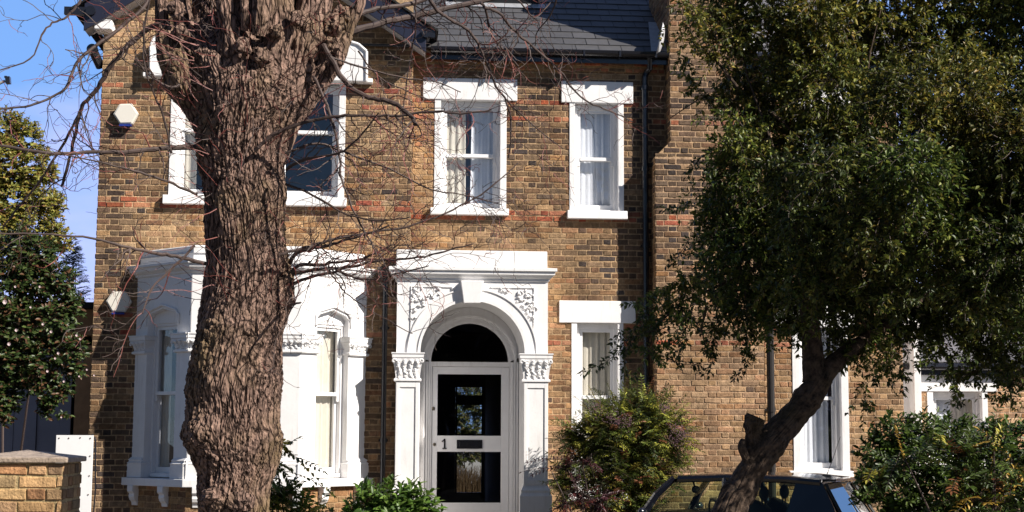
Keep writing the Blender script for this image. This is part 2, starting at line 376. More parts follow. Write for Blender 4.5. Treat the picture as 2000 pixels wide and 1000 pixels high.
# ---- recess wall ----------------------------------------------
z_er = P(1070, 112, YR).z
porch_x0, porch_x1 = P(775, 620, YP).x, P(1070, 620, YP).x
door_hole = (P(812, 800, YR).x+.02, P(1024, 800, YR).x-.02, 0, P(920, 585, YR).z)
def hole(w, l): return [(w[0]+.03, w[1]-.03, w[2]-.05, w[3]+.02), (l[0]+.03, l[1]-.03, l[2]+.0, l[3]-.03)]
bz = lambda y, x, Y: P(x, y, Y).z
mb = MB()
bands = [bz(202, 1030, YR), bz(233, 1030, YR), bz(418, 1045, YR), bz(430, 1045, YR), bz(637, 1085, YR), bz(668, 1085, YR)]
sm = soot_shade_map([(1030, 300, 60, 90, .35), (1240, 350, 50, 200, .35), (1160, 500, 130, 40, .35), (1040, 180, 60, 30, .3), (825, 300, 22, 250, -.7), (1090, 720, 60, 120, -.55), (900, 470, 90, 40, -.25), (1060, 390, 60, 40, -.2), (1085, 560, 60, 50, -.15)], .55, YR)
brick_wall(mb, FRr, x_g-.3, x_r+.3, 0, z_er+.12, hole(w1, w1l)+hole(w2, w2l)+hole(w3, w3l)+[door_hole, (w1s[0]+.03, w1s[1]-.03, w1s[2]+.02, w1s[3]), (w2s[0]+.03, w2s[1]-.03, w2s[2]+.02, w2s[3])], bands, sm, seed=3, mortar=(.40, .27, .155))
# corbelled red courses under the eaves
for k, (dz, pr) in enumerate(((0, .03), (.0755, .055), (.151, .08))):
    F2 = Matrix.Translation((0, YR-pr, 0))
    brick_wall(mb, F2, x_g+.001, x_r-.02, z_er-.19+dz, z_er-.19+dz+.0755, (), [z_er-.19+dz+q_*.03 for q_ in range(-3, 5)], lambda u, z: .3, seed=20+k)
    mb.box(x_g+.001, x_r-.02, YR-pr+.001, YR+.05, z_er-.188+dz, z_er-.191+dz+.0755, None, MORTAR)
mb.build('front_wall', M_brick, house)
# ---- gable wing wall ------------------------------------------
gw = PX(332, 160, 674, 386, YG); gws = PX(319, 385, 677, 402, YG)
def under_gable(u, z): return z < apex.z-abs(u-apex.x)*slope-.05
bandsg = [bz(176, 790, YG), bz(208, 790, YG), bz(399, 760, YG), bz(411, 760, YG), bz(625, 740, YG), bz(658, 740, YG)]
smg = soot_shade_map([(240, 300, 90, 130, .28), (200, 480, 50, 120, .3), (220, 800, 60, 300, .33), (300, 450, 90, 30, -.45), (620, 450, 120, 30, -.5), (740, 260, 50, 60, .1), (250, 60, 90, 60, -.5), (780, 300, 20, 200, .12), (740, 480, 50, 30, -.2)], .56, YG)
mb = MB()
bay_xl, bay_xr = P(266, 620, YG).x, P(716, 620, YG).x
bay_z0, bay_z1 = P(500, 1010, YG).z, P(500, 500, YG).z
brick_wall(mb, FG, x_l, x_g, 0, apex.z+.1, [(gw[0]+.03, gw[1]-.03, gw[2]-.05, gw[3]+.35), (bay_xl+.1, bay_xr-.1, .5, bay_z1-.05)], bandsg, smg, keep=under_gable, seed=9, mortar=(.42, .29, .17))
# triangular backing of the gable and return walls
mb.quad([(x_l, YG+.004, z_eave_g-.3), (x_g, YG+.004, z_eave_g-.3), (apex.x, YG+.004, apex.z)], MORTAR)
MRt = FR((x_g, YG, 0), (0, 1, 0)); brick_wall(mb, MRt, 0, .5, 0, z_er, (), (), lambda u, z: .3, seed=31)
MLt = FR((x_l, 28.0, 0), (0, -1, 0)); brick_wall(mb, MLt, 0, 28.0-YG, 0, z_eave_g, (), (), lambda u, z: .5, seed=32)
mb.build('gable_wall', M_brick, house)
# ---- upper gable window: three sashes under a shaped white hood --
zs = P(500, 254, YG).z
fw = gw[1]-gw[0]; m1, m2 = gw[0]+fw*.27, gw[0]+fw*.60
band = .085
sash_window(house, 'window', gw[0], m1+band/2, gw[2], gw[3], FG, band=band, zmeet=zs, curtains=[(-.02, .5, M_curt, 0)], sill=None, label='narrow left light of the gable window')
sash_window(house, 'window', m1+band/2+.001, m2-band/2-.001, gw[2], gw[3], FG, band=0, zmeet=zs)
sash_window(house, 'window', m2-band/2, gw[1], gw[2], gw[3], FG, band=band, zmeet=zs, curtains=[], sill=gws and (gws[0], gws[1], gws[2], gws[3]), label='narrow right light of the gable window')
hp = [(298, 153), (298, 96), (304, 80), (330, 70), (500, 46), (660, 80), (700, 92), (716, 106), (716, 164), (674, 163), (500, 158), (332, 153)]
hb = MB(); poly = [(P(x, y, YG).x, P(x, y, YG).z) for x, y in hp]; hb.prism(list(reversed(poly)), YG-.15, YG+.15)
hbo = hb.build('window_hood', M_white, house, bevel=.01, fixn=True)
hm = MB(); top = [(P(x, y, YG).x, YG-.155, P(x, y, YG).z) for x, y in hp[:9]]
for (a, b) in zip(top, top[1:]): hm.tube([a, b], .022, 8)
for s in ((282, 146, 336, 154), (698, 157, 728, 165)):
    q = PX(*s, YG); hm.box(q[0], q[1], YG-.13, YG+.02, q[2], q[3])
hm.build('hood_moulding', M_white, hbo, bevel=.006)
# ---- gable verge boards, soffit and wing roof --------------------
ov = .34; yv = YG-ov
def gz(u, off=0): return apex.z-abs(u-apex.x)*slope+off
zoff = P(830, 48, yv).z-gz(P(830, 48, yv).x)
ue_l, ue_r = P(163, 60, yv).x, P(832, 90, yv).x
vb = MB(); rf = MB(); sf = MB()
for sgn, ue in ((-1, ue_l), (1, ue_r)):
    def q(u, dz): return (u, gz(u, zoff+dz))
    A = [(apex.x, gz(apex.x, zoff)), q(ue, 0), q(ue, -.36), (apex.x, gz(apex.x, zoff-.36))]
    if sgn < 0: A = list(reversed(A))
    vb.prism(A, yv, yv+.03)
    e = ue+sgn*.16
    S = [(apex.x, gz(apex.x, zoff+.045)), (e, gz(e, zoff+.045)), (e, gz(e, zoff+.015)), (apex.x, gz(apex.x, zoff+.015))]
    if sgn < 0: S = list(reversed(S))
    rf.prism(S, yv-.04, 29)
    S = [(apex.x, gz(apex.x, zoff-.31)), (ue, gz(ue, zoff-.31)), (ue, gz(ue, zoff-.34)), (apex.x, gz(apex.x, zoff-.34))]
    if sgn < 0: S = list(reversed(S))
    sf.prism(S, yv+.03, YG+.05)
vb.build('verge_board', M_soffit, house, bevel=.004, fixn=True)
rf.build('gable_roof', M_slate, house, fixn=True)
so_ = sf.build('soffit', mat('grey_soffit_paint', (.42, .40, .40), .5), house, fixn=True)
# boxed eaves feet: white bracket at the left foot, black gutter ends on both
br = MB(); q = P(208, 45, YG); br.box(q.x-.10, q.x+.12, YG-.30, YG, q.z-.16, q.z-.03); br.build('eaves_bracket', M_white, house, bevel=.01)
gt = MB()
for px_, py_, x_, xx in ((178, 22, -.02, -.34), (832, 66, -.02, .12)):
    q = P(px_, py_, yv); gt.tube([(q.x, yv-.05, q.z), (q.x, 28, q.z)], .062, 12)
    gt.box(min(q.x, q.x+xx), max(q.x, q.x+xx), yv-.02, yv+.05, q.z-.05, q.z+.05)
gt.build('gutter', M_black, house)
dp = MB(); q = P(180, 96, YG-.12); e = P(199, 128, YG+.05)
dp.tube([q, (e.x-.03, YG+.10, e.z)], .062, 14); dp.tube([(q.x, q.y-.01, q.z), (q.x, q.y+.04, q.z)], .072, 14)
dp.build('downpipe', M_black, house, smooth=False)
# ---- main roof over the recess -----------------------------------
pe0, pe1 = P(1075, 98, YR-.22), None
ze = pe0.z; ptch = math.tan(R(36)); ye = YR-.20
rx0, rx1 = x_g-.9, x_r+.15
rf = MB(); sl = math.hypot(1, ptch); gauge = .235; wsl = .31; rd = random.Random(5)
ny, nz_ = -ptch/sl, 1/sl
for r in range(30):
    d0, d1 = r*gauge, (r+1)*gauge+.02
    x = rx0-(.15 if r % 2 else 0)
    while x < rx1:
        a, b = max(x+.005, rx0), min(x+wsl-.005, rx1)
        if b > a:
            y0, z0 = ye+d0/sl, ze+d0*ptch/sl; y1, z1 = ye+d1/sl, ze+d1*ptch/sl; lift = .011
            v = [(a, y0+ny*lift, z0+nz_*lift), (b, y0+ny*lift, z0+nz_*lift), (b, y1, z1), (a, y1, z1), (a, y0, z0), (b, y0, z0)]
            c = rd.uniform(.047, .064); j = rd.uniform(-.0015, .0015); v = [(p[0], p[1], p[2]+j) for p in v]
            rf.add(v, [(0, 1, 2, 3), (4, 5, 1, 0)], (c, c*.98, c*1.03))
        x += wsl
    # dark felt below the joints
rf.quad([(rx0, ye, ze-.004), (rx1, ye, ze-.004), (rx1, ye+5, ze+5*ptch-.004), (rx0, ye+5, ze+5*ptch-.004)], (.02, .02, .022))
ro = rf.build('slate_roof', M_slate, house)
yt = ye+5; br = MB(); br.quad([(rx0, yt, ze+5*ptch-.004), (rx1, yt, ze+5*ptch-.004), (rx1, 29.5, 5.5), (rx0, 29.5, 5.5)], (.1, .1, .11)); br.build('rear_roof_slope', M_slate, house)
sk = MB(); q0, q1 = P(893, 6, YR+.6), P(1052, 6, YR+.6)
t = 0
zq = P(970, 8, YR+.62); yq = YR+.45+.25; zb = ze+(yq-ye)*ptch
for it in range(6):
    zb = ze+(yq-ye)*ptch; yq += (P(970, 8, yq).z-zb)*-0 
# bottom edge of the rooflight sits where the slope meets the sight line
best = min((abs(P(970, 9, y).z-(ze+(y-ye)*ptch)), y) for y in [YR+i*.01 for i in range(300)])[1]
yb_ = best; zb_ = ze+(yb_-ye)*ptch; xa, xb = P(884, 8, yb_).x, P(1052, 8, yb_).x
MS = Matrix(((1, 0, 0, 0), (0, 1/sl, -ptch/sl, yb_), (0, ptch/sl, 1/sl, zb_), (0, 0, 0, 1)))
sk.box(xa, xb, 0, .05, .01, .09, MS); sk.box(xa, xa+.05, .051, 1.1, .01, .09, MS); sk.box(xb-.05, xb, .051, 1.1, .01, .09, MS); sk.box(xa, xb, 1.101, 1.15, .01, .09, MS)
sko = sk.build('rooflight', M_black, house, bevel=.005)
k2 = MB(); k2.box(xa+.05, xb-.05, .05, 1.1, .05, .06, MS); k2.build('glass', M_glass, sko)
k2 = MB(); k2.box(xa-.1, xb+.12, -.16, .0, .018, .024, MS); k2.build('flashing', M_lead, sko)
# gutter with brackets + downpipe
gy, gzz = ye-.06, P(1075, 100, ye-.06).z
g2 = MB(); prof = [(gy+.058*math.cos(a), gzz+.058*math.sin(a)) for a in [math.pi+math.pi*k/8 for k in range(9)]]+[(gy+.052, gzz+.012), (gy-.06, gzz+.012)]
g2.extrude_x(prof, P(842, 90, gy).x, P(1312, 103, gy).x)
for k in range(7):
    x = P(860+k*70, 97, gy).x; g2.box(x-.012, x+.012, gy-.066, gy+.07, gzz-.066, gzz+.018)
g2.box(P(842, 90, gy).x, P(1312, 103, gy).x, gy+.062, gy+.082, gzz-.13, gzz+.05)
g2.build('gutter', M_black, house, fixn=True)
def downpipe(parent, px, ytop, ybot, Y, Yoff=.07, r=.042, swan=None, clips=(), m=M_black):
    d = MB(); x = P(px, (ytop+ybot)/2, Y-Yoff).x; z0, z1 = P(px, ybot, Y-Yoff).z, P(px, ytop, Y-Yoff).z
    pts = [(x, Y-Yoff, z0), (x, Y-Yoff, z1)]
    if swan:
        for sx, sy, dy in swan: q = P(sx, sy, Y-Yoff-dy); pts.append(q)
    d.tube(pts, r, 12)
    for c in clips:
        z = P(px, c, Y-Yoff).z; d.tube([(x, Y-Yoff, z-.03), (x, Y-Yoff, z+.03)], r+.010, 12); d.box(x-.06, x+.06, Y-.03, Y+.01, z-.015, z+.015)
    return d.build('downpipe', m, parent, smooth=False)
downpipe(house, 1262, 150, 1075, YR, swan=[(1263, 141, .0), (1269, 134, .08), (1269, 112, .12)], clips=(172, 330, 480, 620, 740))
downpipe(house, 749, 545, 1075, YG, r=.036, clips=(640, 860), Yoff=.08)
hp_ = MB(); q = P(749, 537, YG-.08); hp_.tube([(q.x, q.y, q.z-.06), (q.x, q.y, q.z), (q.x, q.y, q.z+.10)], [.04, .07, .085], 12); hp_.build('hopper', M_black, house)
# ---- shell: side, back and rooms ---------------------------------
sh = MB()
bx0, bx1 = P(889, 870, 28.6).x, P(943, 870, 28.6).x; bz0, bz1 = P(915, 962, 28.6).z, P(915, 756, 28.6).z
Mb = Matrix.Translation((0, 28.6, 0))
for a in ((x_l, bx0, 0, 7.2), (bx1, x_r+.4, 0, 7.2), (bx0, bx1, 0, bz0), (bx0, bx1, bz1, 7.2)): sh.box(a[0], a[1], 28.6, 28.8, a[2], a[3])
sh.build('rear_wall', mat('rear_render', (.3, .22, .15), .9), house)
ro_ = MB(); fz = P(918, 1052, YD).z
for X in (P(800, 800, YR).x, P(1035, 800, YR).x): ro_.box(X-.05, X+.05, YR+.75, 28.6, 0, 3.6)          # hall walls
ro_.box(x_l+.1, x_r+.3, YR+.55, 28.59, 3.75, 3.95)           # floor between storeys
ro_.box(x_l+.1, x_r+.3, YR+.2, 28.59, fz-.35, fz-.15)
ro_.box(x_l+.1, x_r+.3, YR+.2, 28.59, 7.0, 7.1)
ro_.box(x_l+.1, x_l+.2, YR+.2, 28.5, .1, 6.9)
ro_.box(x_l+.25, P(800, 800, YR).x-.1, YR+3.8, YR+3.9, .1, 6.9); ro_.box(P(1035, 800, YR).x+.1, x_r+.3, YR+3.8, YR+3.9, .1, 6.9); ro_.box(P(790, 800, YR).x, P(1045, 800, YR).x, YR+3.8, YR+3.9, 3.96, 6.9)
ro_.build('interior', M_room, house)
rdn = MB(); w_ = .07; zt = P(915, 772, 28.5).z; zt2 = P(915, 791, 28.5).z
rdn.box(bx0, bx1, 28.5, 28.56, zt2, zt); rdn.box(bx0, bx0+.03, 28.5, 28.56, bz0, bz1); rdn.box(bx1-.03, bx1, 28.5, 28.56, bz0, bz1)
zz = P(915, 850, 28.5).z; rdn.box(bx0+.03, bx1-.03, 28.5, 28.56, zz-.1, zz+.02)
rdn.build('rear_door', M_dark, house)
# ================================================================ PORCH
porch = empty('porch', None, None, ((porch_x0+porch_x1)/2, YP, 0), parent=house)
S = MPX(YP)
cx = P(923, 690, YP).x; cz = P(923, 690, YP).z; ra = 102*S
zt_ = P(920, 547, YP).z
def arc(r, n=28, c=(cx, cz)): return [(c[0]+r*math.cos(math.pi*k/n), c[1]+r*math.sin(math.pi*k/n)) for k in range(n+1)]   # right -> left
def arch_front(mb, x0, x1, z0, z1, r, y0, y1, c=(cx, cz)):
    n = 28; a = arc(r, n, c); o = []
    for k in range(n+1):
        t = math.pi*k/n; dx, dz = math.cos(t), math.sin(t)
        s = min(((x1-c[0])/dx if dx > 1e-6 else 1e9), ((x0-c[0])/dx if dx < -1e-6 else 1e9), ((z1-c[1])/dz if dz > 1e-6 else 1e9))
        o.append((c[0]+dx*s, c[1]+dz*s))
    # insert exact corners by snapping the nearest outer points
    for cxn in ((x1, z1), (x0, z1)):
        i = min(range(n+1), key=lambda k: (o[k][0]-cxn[0])**2+(o[k][1]-cxn[1])**2); o[i] = cxn
    for k in range(n):
        mb.quad([(a[k][0], y0, a[k][1]), (a[k+1][0], y0, a[k+1][1]), (o[k+1][0], y0, o[k+1][1]), (o[k][0], y0, o[k][1])][::-1])
        mb.quad([(a[k][0], y0, a[k][1]), (a[k][0], y1, a[k][1]), (a[k+1][0], y1, a[k+1][1]), (a[k+1][0], y0, a[k+1][1])][::-1])
        mb.quad([(o[k][0], y0, o[k][1]), (o[k+1][0], y0, o[k+1][1]), (o[k+1][0], y1, o[k+1][1]), (o[k][0], y1, o[k][1])][::-1])
    mb.quad([(x0, y0, z0), (c[0]-r, y0, z0), (c[0]-r, y0, c[1]), (x0, y0, c[1])]); mb.quad([(c[0]+r, y0, z0), (x1, y0, z0), (x1, y0, c[1]), (c[0]+r, y0, c[1])])
    mb.quad([(c[0]-r, y0, z0), (c[0]-r, y1, z0), (c[0]-r, y1, c[1]), (c[0]-r, y0, c[1])]); mb.quad([(c[0]+r, y1, z0), (c[0]+r, y0, z0), (c[0]+r, y0, c[1]), (c[0]+r, y1, c[1])])
    mb.quad([(x0, y1, z0), (x0, y0, z0), (x0, y0, c[1]), (x0, y1, c[1])]); mb.quad([(x1, y0, z0), (x1, y1, z0), (x1, y1, c[1]), (x1, y0, c[1])])
b = MB(); arch_front(b, porch_x0, porch_x1, .45, zt_, ra, YP, YD-.02)
b.build('archway', M_white, porch)
# archivolt ring, keystone, spandrels
def ring(mb, r0, r1, y0, y1, c, n=40, t0=0, t1=math.pi):
    A = []
    for k in range(n+1):
        t = t0+(t1-t0)*k/n; A.append((math.cos(t), math.sin(t)))
    vs = [];
    for dx, dz in A:
        for r, y in ((r0, y0), (r1, y0), (r1, y1), (r0, y1)): vs.append((c[0]+dx*r, y, c[1]+dz*r))
    fs = []
    for k in range(n):
        for j in range(4):
            a, b2 = k*4+j, k*4+(j+1) % 4; fs.append((a, b2, b2+4, a+4))
    fs += [(0, 1, 2, 3), (4*n+3, 4*n+2, 4*n+1, 4*n)]
    mb.add(vs, fs)
av = MB(); ring(av, ra+.0, ra+.035, YP-.03, YP+.01, (cx, cz)); ring(av, ra+.04, ra+.150, YP-.014, YP+.01, (cx, cz)); ring(av, ra+.150, ra+.168, YP-.028, YP+.01, (cx, cz))
av.build('archivolt', M_white, porch, fixn=True)
ks = MB(); k = [(900, 548), (945, 548), (938, 592), (906, 592)]
kp = [(P(x, y, YP-.1).x, P(x, y, YP-.1).z) for x, y in k]; ks.prism(kp[::-1], YP-.10, YP+.12); ks.build('keystone', M_white, porch, bevel=.008, fixn=True)
rd = random.Random(8)
for sx, xo, xi in ((-1, 803, 887), (1, 1043, 958)):
    sp = MB(); orn = MB(); X0, X1 = P(xo, 600, YP).x, P(xi, 600, YP).x; Zt = P(920, 561, YP).z; Zb = P(920, 664, YP).z
    sp.tube([(X1, YP-.004, Zt), (X0, YP-.004, Zt), (X0, YP-.004, Zb)], .012, 6)
    # carved foliage: curling leaves, stems and berries in low relief
    for i in range(150):
        u, v = rd.random(), rd.random()
        x = X0+(X1-X0)*u; z = Zt-(Zt-Zb)*v*.92-.02
        if math.hypot(x-cx, z-cz) < ra+.20: continue
        orn.blob((x, YP-.004, z), (rd.uniform(.012, .032), rd.uniform(.014, .03), rd.uniform(.010, .026)), 7, .3)
    for i in range(9):
        u = rd.random()**1.3; x = X0+(X1-X0)*u; z = Zt-.05-(Zt-Zb)*rd.random()*(1-u)*.8
        if math.hypot(x-cx, z-cz) < ra+.22: continue
        pts = [(x+.045*(1-t*.12)*math.cos(t)*1, YP-.012, z+.045*(1-t*.12)*math.sin(t)) for t in [q*.6 for q in range(9)]]
        orn.tube(pts, [.011-.0008*q for q in range(9)], 6)
    sp.build('spandrel_moulding', M_white, porch); orn.build('carved_spandrel', M_white, porch, smooth=True)
# cornice + blocking course (stepped profile, mitred round the sides)
def cornice(mb, x0, x1, yf, yw, prof, M=None):     # prof: (out, z) from bottom to top ; returns to the wall on both sides
    loops = []
    for o, z in prof: loops.append([(x0-o, yw, z), (x0-o, yf-o, z), (x1+o, yf-o, z), (x1+o, yw, z)])
    vs = [p for lp in loops for p in lp]; fs = []
    for i in range(len(prof)-1):
        for j in range(3): a = i*4+j; fs.append((a, a+1, a+5, a+4))
    fs.append((0, 1, 2, 3)); n = (len(prof)-1)*4; fs.append((n+3, n+2, n+1, n)); mb.add(vs, fs, None, M)
zc = lambda y: P(920, y, YP).z
co = MB(); cornice(co, porch_x0, porch_x1, YP, YR-.001, [(.0, zt_-.02), (.018, zt_-.005), (.02, zt_+.02), (.045, zt_+.035), (.065, zt_+.06), (.085, zt_+.07), (.085, zt_+.11), (.11, zt_+.115), (.11, zt_+.155), (.0, zt_+.17)])
co.build('cornice', M_white, porch, bevel=.003, fixn=True)
bc = MB(); q = PX(774, 489, 1069, 530, YP); bc.box(q[0], q[1], YP+.005, YR+.06, zt_+.14, q[3]); bc.build('blocking_course', M_white, porch, bevel=.012)
# pilasters and capitals
def capital(mb, x0, x1, z0, z1, y, M=None, seed=0, dep=.09, leafy=True):
    """z0 neck ring bottom, z1 abacus top; x0..x1 shaft width"""
    rd = random.Random(seed); h = z1-z0; w2 = (x1-x0)
    cornice(mb, x0, x1, y, y+dep+.1, [(.006, z0), (.03, z0+.012), (.03, z0+.035), (.008, z0+.05), (.008, z0+.055), (.02, z0+h*.45), (.045, z1-.085), (.05, z1-.07)], M)
    cornice(mb, x0, x1, y, y+dep+.1, [(.03, z1-.075), (.055, z1-.062), (.055, z1-.02), (.065, z1-.015), (.065, z1)], M)
    zz0, zz1 = z0+.06, z1-.08
    for s in (0, 1):                                # corner volutes
        xc = x0-.03 if s == 0 else x1+.03
        pts = [(xc+(1 if s == 0 else -1)*.028*(1-t*.1)*math.cos(t), y-.045, zz1-.03+.03*(1-t*.1)*math.sin(t)) for t in [q_*.8 for q_ in range(8)]]
        mb.tube(pts, [.014-.001*q_ for q_ in range(8)], 6, M=M)
    n = max(3, int(w2/.07))
    for k_ in range(n):                             # upright curling leaves
        xc = x0+w2*(k_+.5)/n
        for t in range(5):
            f = t/4; mb.blob((xc+.018*math.sin(t*1.3+k_), y-.012-.035*f*f, zz0+(zz1-zz0)*f*.8), (.030-.012*abs(f-.4), .02, (zz1-zz0)*.14), 7, .3, M)
        mb.blob((xc, y-.05, zz1-.025), (.022, .018, .016), 7, .25, M)
for s, (a0, a1) in enumerate(((773, 818), (1023, 1070))):
    X0, X1 = P(a0, 800, YP-.05).x, P(a1, 800, YP-.05).x; yp = YP-.06
    p = MB(); zb = P(800, 965, YP).z; zcap0, zcap1 = P(800, 746, YP).z, P(800, 689, YP).z
    p.box(X0, X1, yp, YP+.05, .45, zcap0+.02)
    fx = .022                                       # raised margins round the sunk panel
    p.box(X0-.0, X0+.045, yp-.014, yp+.001, zb+.12, zcap0-.0); p.box(X1-.045, X1, yp-.014, yp+.001, zb+.12, zcap0-.0)
    p.box(X0+.045, X1-.045, yp-.0135, yp+.001, zcap0-.07, zcap0-.001); p.box(X0+.045, X1-.045, yp-.0135, yp+.001, zb+.121, zb+.19)
    po = p.build('pilaster', M_white, porch, bevel=.004)
    bs = MB(); cornice(bs, X0, X1, yp, YP+.06, [(.05, .45), (.05, zb-.02), (.03, zb+.02), (.035, zb+.05), (.012, zb+.09), (0, zb+.12)]); bs.build('base', M_white, po, fixn=True)
    cp = MB(); capital(cp, X0, X1, zcap0, zcap1, yp, seed=s+3, dep=.06); cp.build('capital', M_white, po, smooth=False)
# steps
st = MB(); st.box(porch_x0-.1, porch_x1+.1, YP-.35, YD+.6, 0.01, fz-.17); st.box(porch_x0+.05, porch_x1-.05, YP-.02, YD+.6, fz-.169, fz); st.box(porch_x0-.1, porch_x1+.1, YP-.68, YP-.352, 0.01, fz-.34)
st.build('steps', M_stone, porch, bevel=.01)
# ================================================================ FRONT DOOR
Sd = MPX(YD); dz_ = YD
def D(x, y): return P(x, y, YD)
dcx, dcz = D(917.5, 707).x, D(917.5, 707).z; rg = 75.5*Sd
hx0, hx1 = cx-ra, cx+ra
# frame filling the arch, with round fanlight
fr_ = MB(); n = 28
zsp = D(918, 716).z
rin = [(dcx+rg*math.cos(math.pi*k/n), dcz+rg*math.sin(math.pi*k/n)) for k in range(n+1)]
rou = [(cx+(ra+.02)*math.cos(math.pi*k/n), cz+(ra+.02)*math.sin(math.pi*k/n)) for k in range(n+1)]
for k in range(n):
    fr_.quad([(rin[k][0], YD, rin[k][1]), (rin[k+1][0], YD, rin[k+1][1]), (rou[k+1][0], YD, rou[k+1][1]), (rou[k][0], YD, rou[k][1])][::-1])
    fr_.quad([(rin[k][0], YD, rin[k][1]), (rin[k][0], YD+.09, rin[k][1]), (rin[k+1][0], YD+.09, rin[k+1][1]), (rin[k+1][0], YD, rin[k+1][1])][::-1])
ring(fr_, rg+.0, rg+.03, YD-.014, YD+.012, (dcx, dcz)); ring(fr_, rg+.075, rg+.11, YD-.03, YD+.012, (dcx, dcz))
lx0, lx1 = D(843, 860).x, D(994, 860).x
zL0 = fz+.01
fr_.box(hx0-.02, lx0-.004, YD-.001, YD+.09, zL0-.1, dcz+.0); fr_.box(lx1+.004, hx1+.02, YD-.001, YD+.09, zL0-.1, dcz+.0)
fr_.box(lx0-.003, lx1+.003, YD-.006, YD+.09, zsp, dcz)      # transom
for k, (dx, pr) in enumerate(((.03, .018), (.06, .034), (.095, .05))):
    fr_.box(lx1+dx, lx1+dx+.022, YD-pr, YD, zL0-.1, dcz); fr_.box(lx0-dx-.022, lx0-dx, YD-pr, YD, zL0-.1, dcz)
door = empty('front_door', None, None, ((lx0+lx1)/2, YD, fz), parent=house)
fr_.build('door_frame', M_white, door)
fg = MB(); fg.add([(x, YD+.05, z) for x, z in rin], [tuple(range(n, -1, -1))]); fg.build('fanlight_glass', M_dglass, door)
lf = MB(); g0, g1 = D(854.5, 800).x, D(979, 800).x
zu1, zu0, zl1, zl0 = D(917, 731).z, D(917, 851).z, D(917, 882.5).z, D(917, 982).z
yl = YD+.02
lf.box(lx0, g0, yl, yl+.05, zL0, zsp-.004); lf.box(g1, lx1, yl, yl+.05, zL0, zsp-.004)
lf.box(g0, g1, yl, yl+.05, zu1, zsp-.004); lf.box(g0, g1, yl, yl+.05, zl1, zu0); lf.box(g0, g1, yl, yl+.05, zL0, zl0)
lf.build('door_leaf', M_sash, door, bevel=.004)
dg = MB(); dg.box(g0, g1, yl+.02, yl+.026, zu0, zu1); dg.box(g0, g1, yl+.02, yl+.026, zl0, zl1); dg.build('door_glass', M_dglass, door)
lp = MB(); a, b2, c, d = PX(892, 859, 942, 876.5, yl); lp.box(a, b2, yl-.012, yl+.001, c, d); lp.box(a+.035, b2-.035, yl-.018, yl-.0121, c+.03, d-.03); lp.box(a+.03, b2-.03, yl-.024, yl-.0121, d-.03, d-.022)
lp.build('letter_plate', M_black, door, bevel=.003)
# numeral 1
nm = MB(); a = D(868.5, 857); h = D(868, 857).z-D(868, 877).z; w_ = .022
nm.box(a.x-w_*.45, a.x+w_*.45, yl-.010, yl-.001, a.z-h, a.z)
nm.prism([(a.x-w_*.45-.028, a.z-.045), (a.x-w_*.45-.001, a.z-.028), (a.x-w_*.45-.001, a.z-.002), (a.x-w_*.45-.012, a.z-.018), (a.x-w_*.45-.028, a.z-.026)], yl-.0095, yl-.001)
nm.box(a.x-.030, a.x-w_*.46, yl-.0095, yl-.001, a.z-h, a.z-h+.014); nm.box(a.x+w_*.46, a.x+.028, yl-.0095, yl-.001, a.z-h, a.z-h+.014)
nm.build('door_number', M_black, door, fixn=True)
for (px_, py_, r) in ((846.5, 797, .020), (848.5, 868, .022)):
    k_ = MB(); q = P(px_, py_, yl); Mq = Matrix.Translation(q) @ Matrix.Rotation(R(90), 4, 'X')
    k_.lathe([(0, .02), (r*.5, .02), (r*.55, .012), (r, .010), (r, 0)], 16, Mq)
    if r < .021: k_.box(q.x-.018, q.x+.018, yl-.01, yl, q.z-.03, q.z)
    k_.build('lock', mat('dull_brass', (.25, .22, .17), .35, metal=1), door)
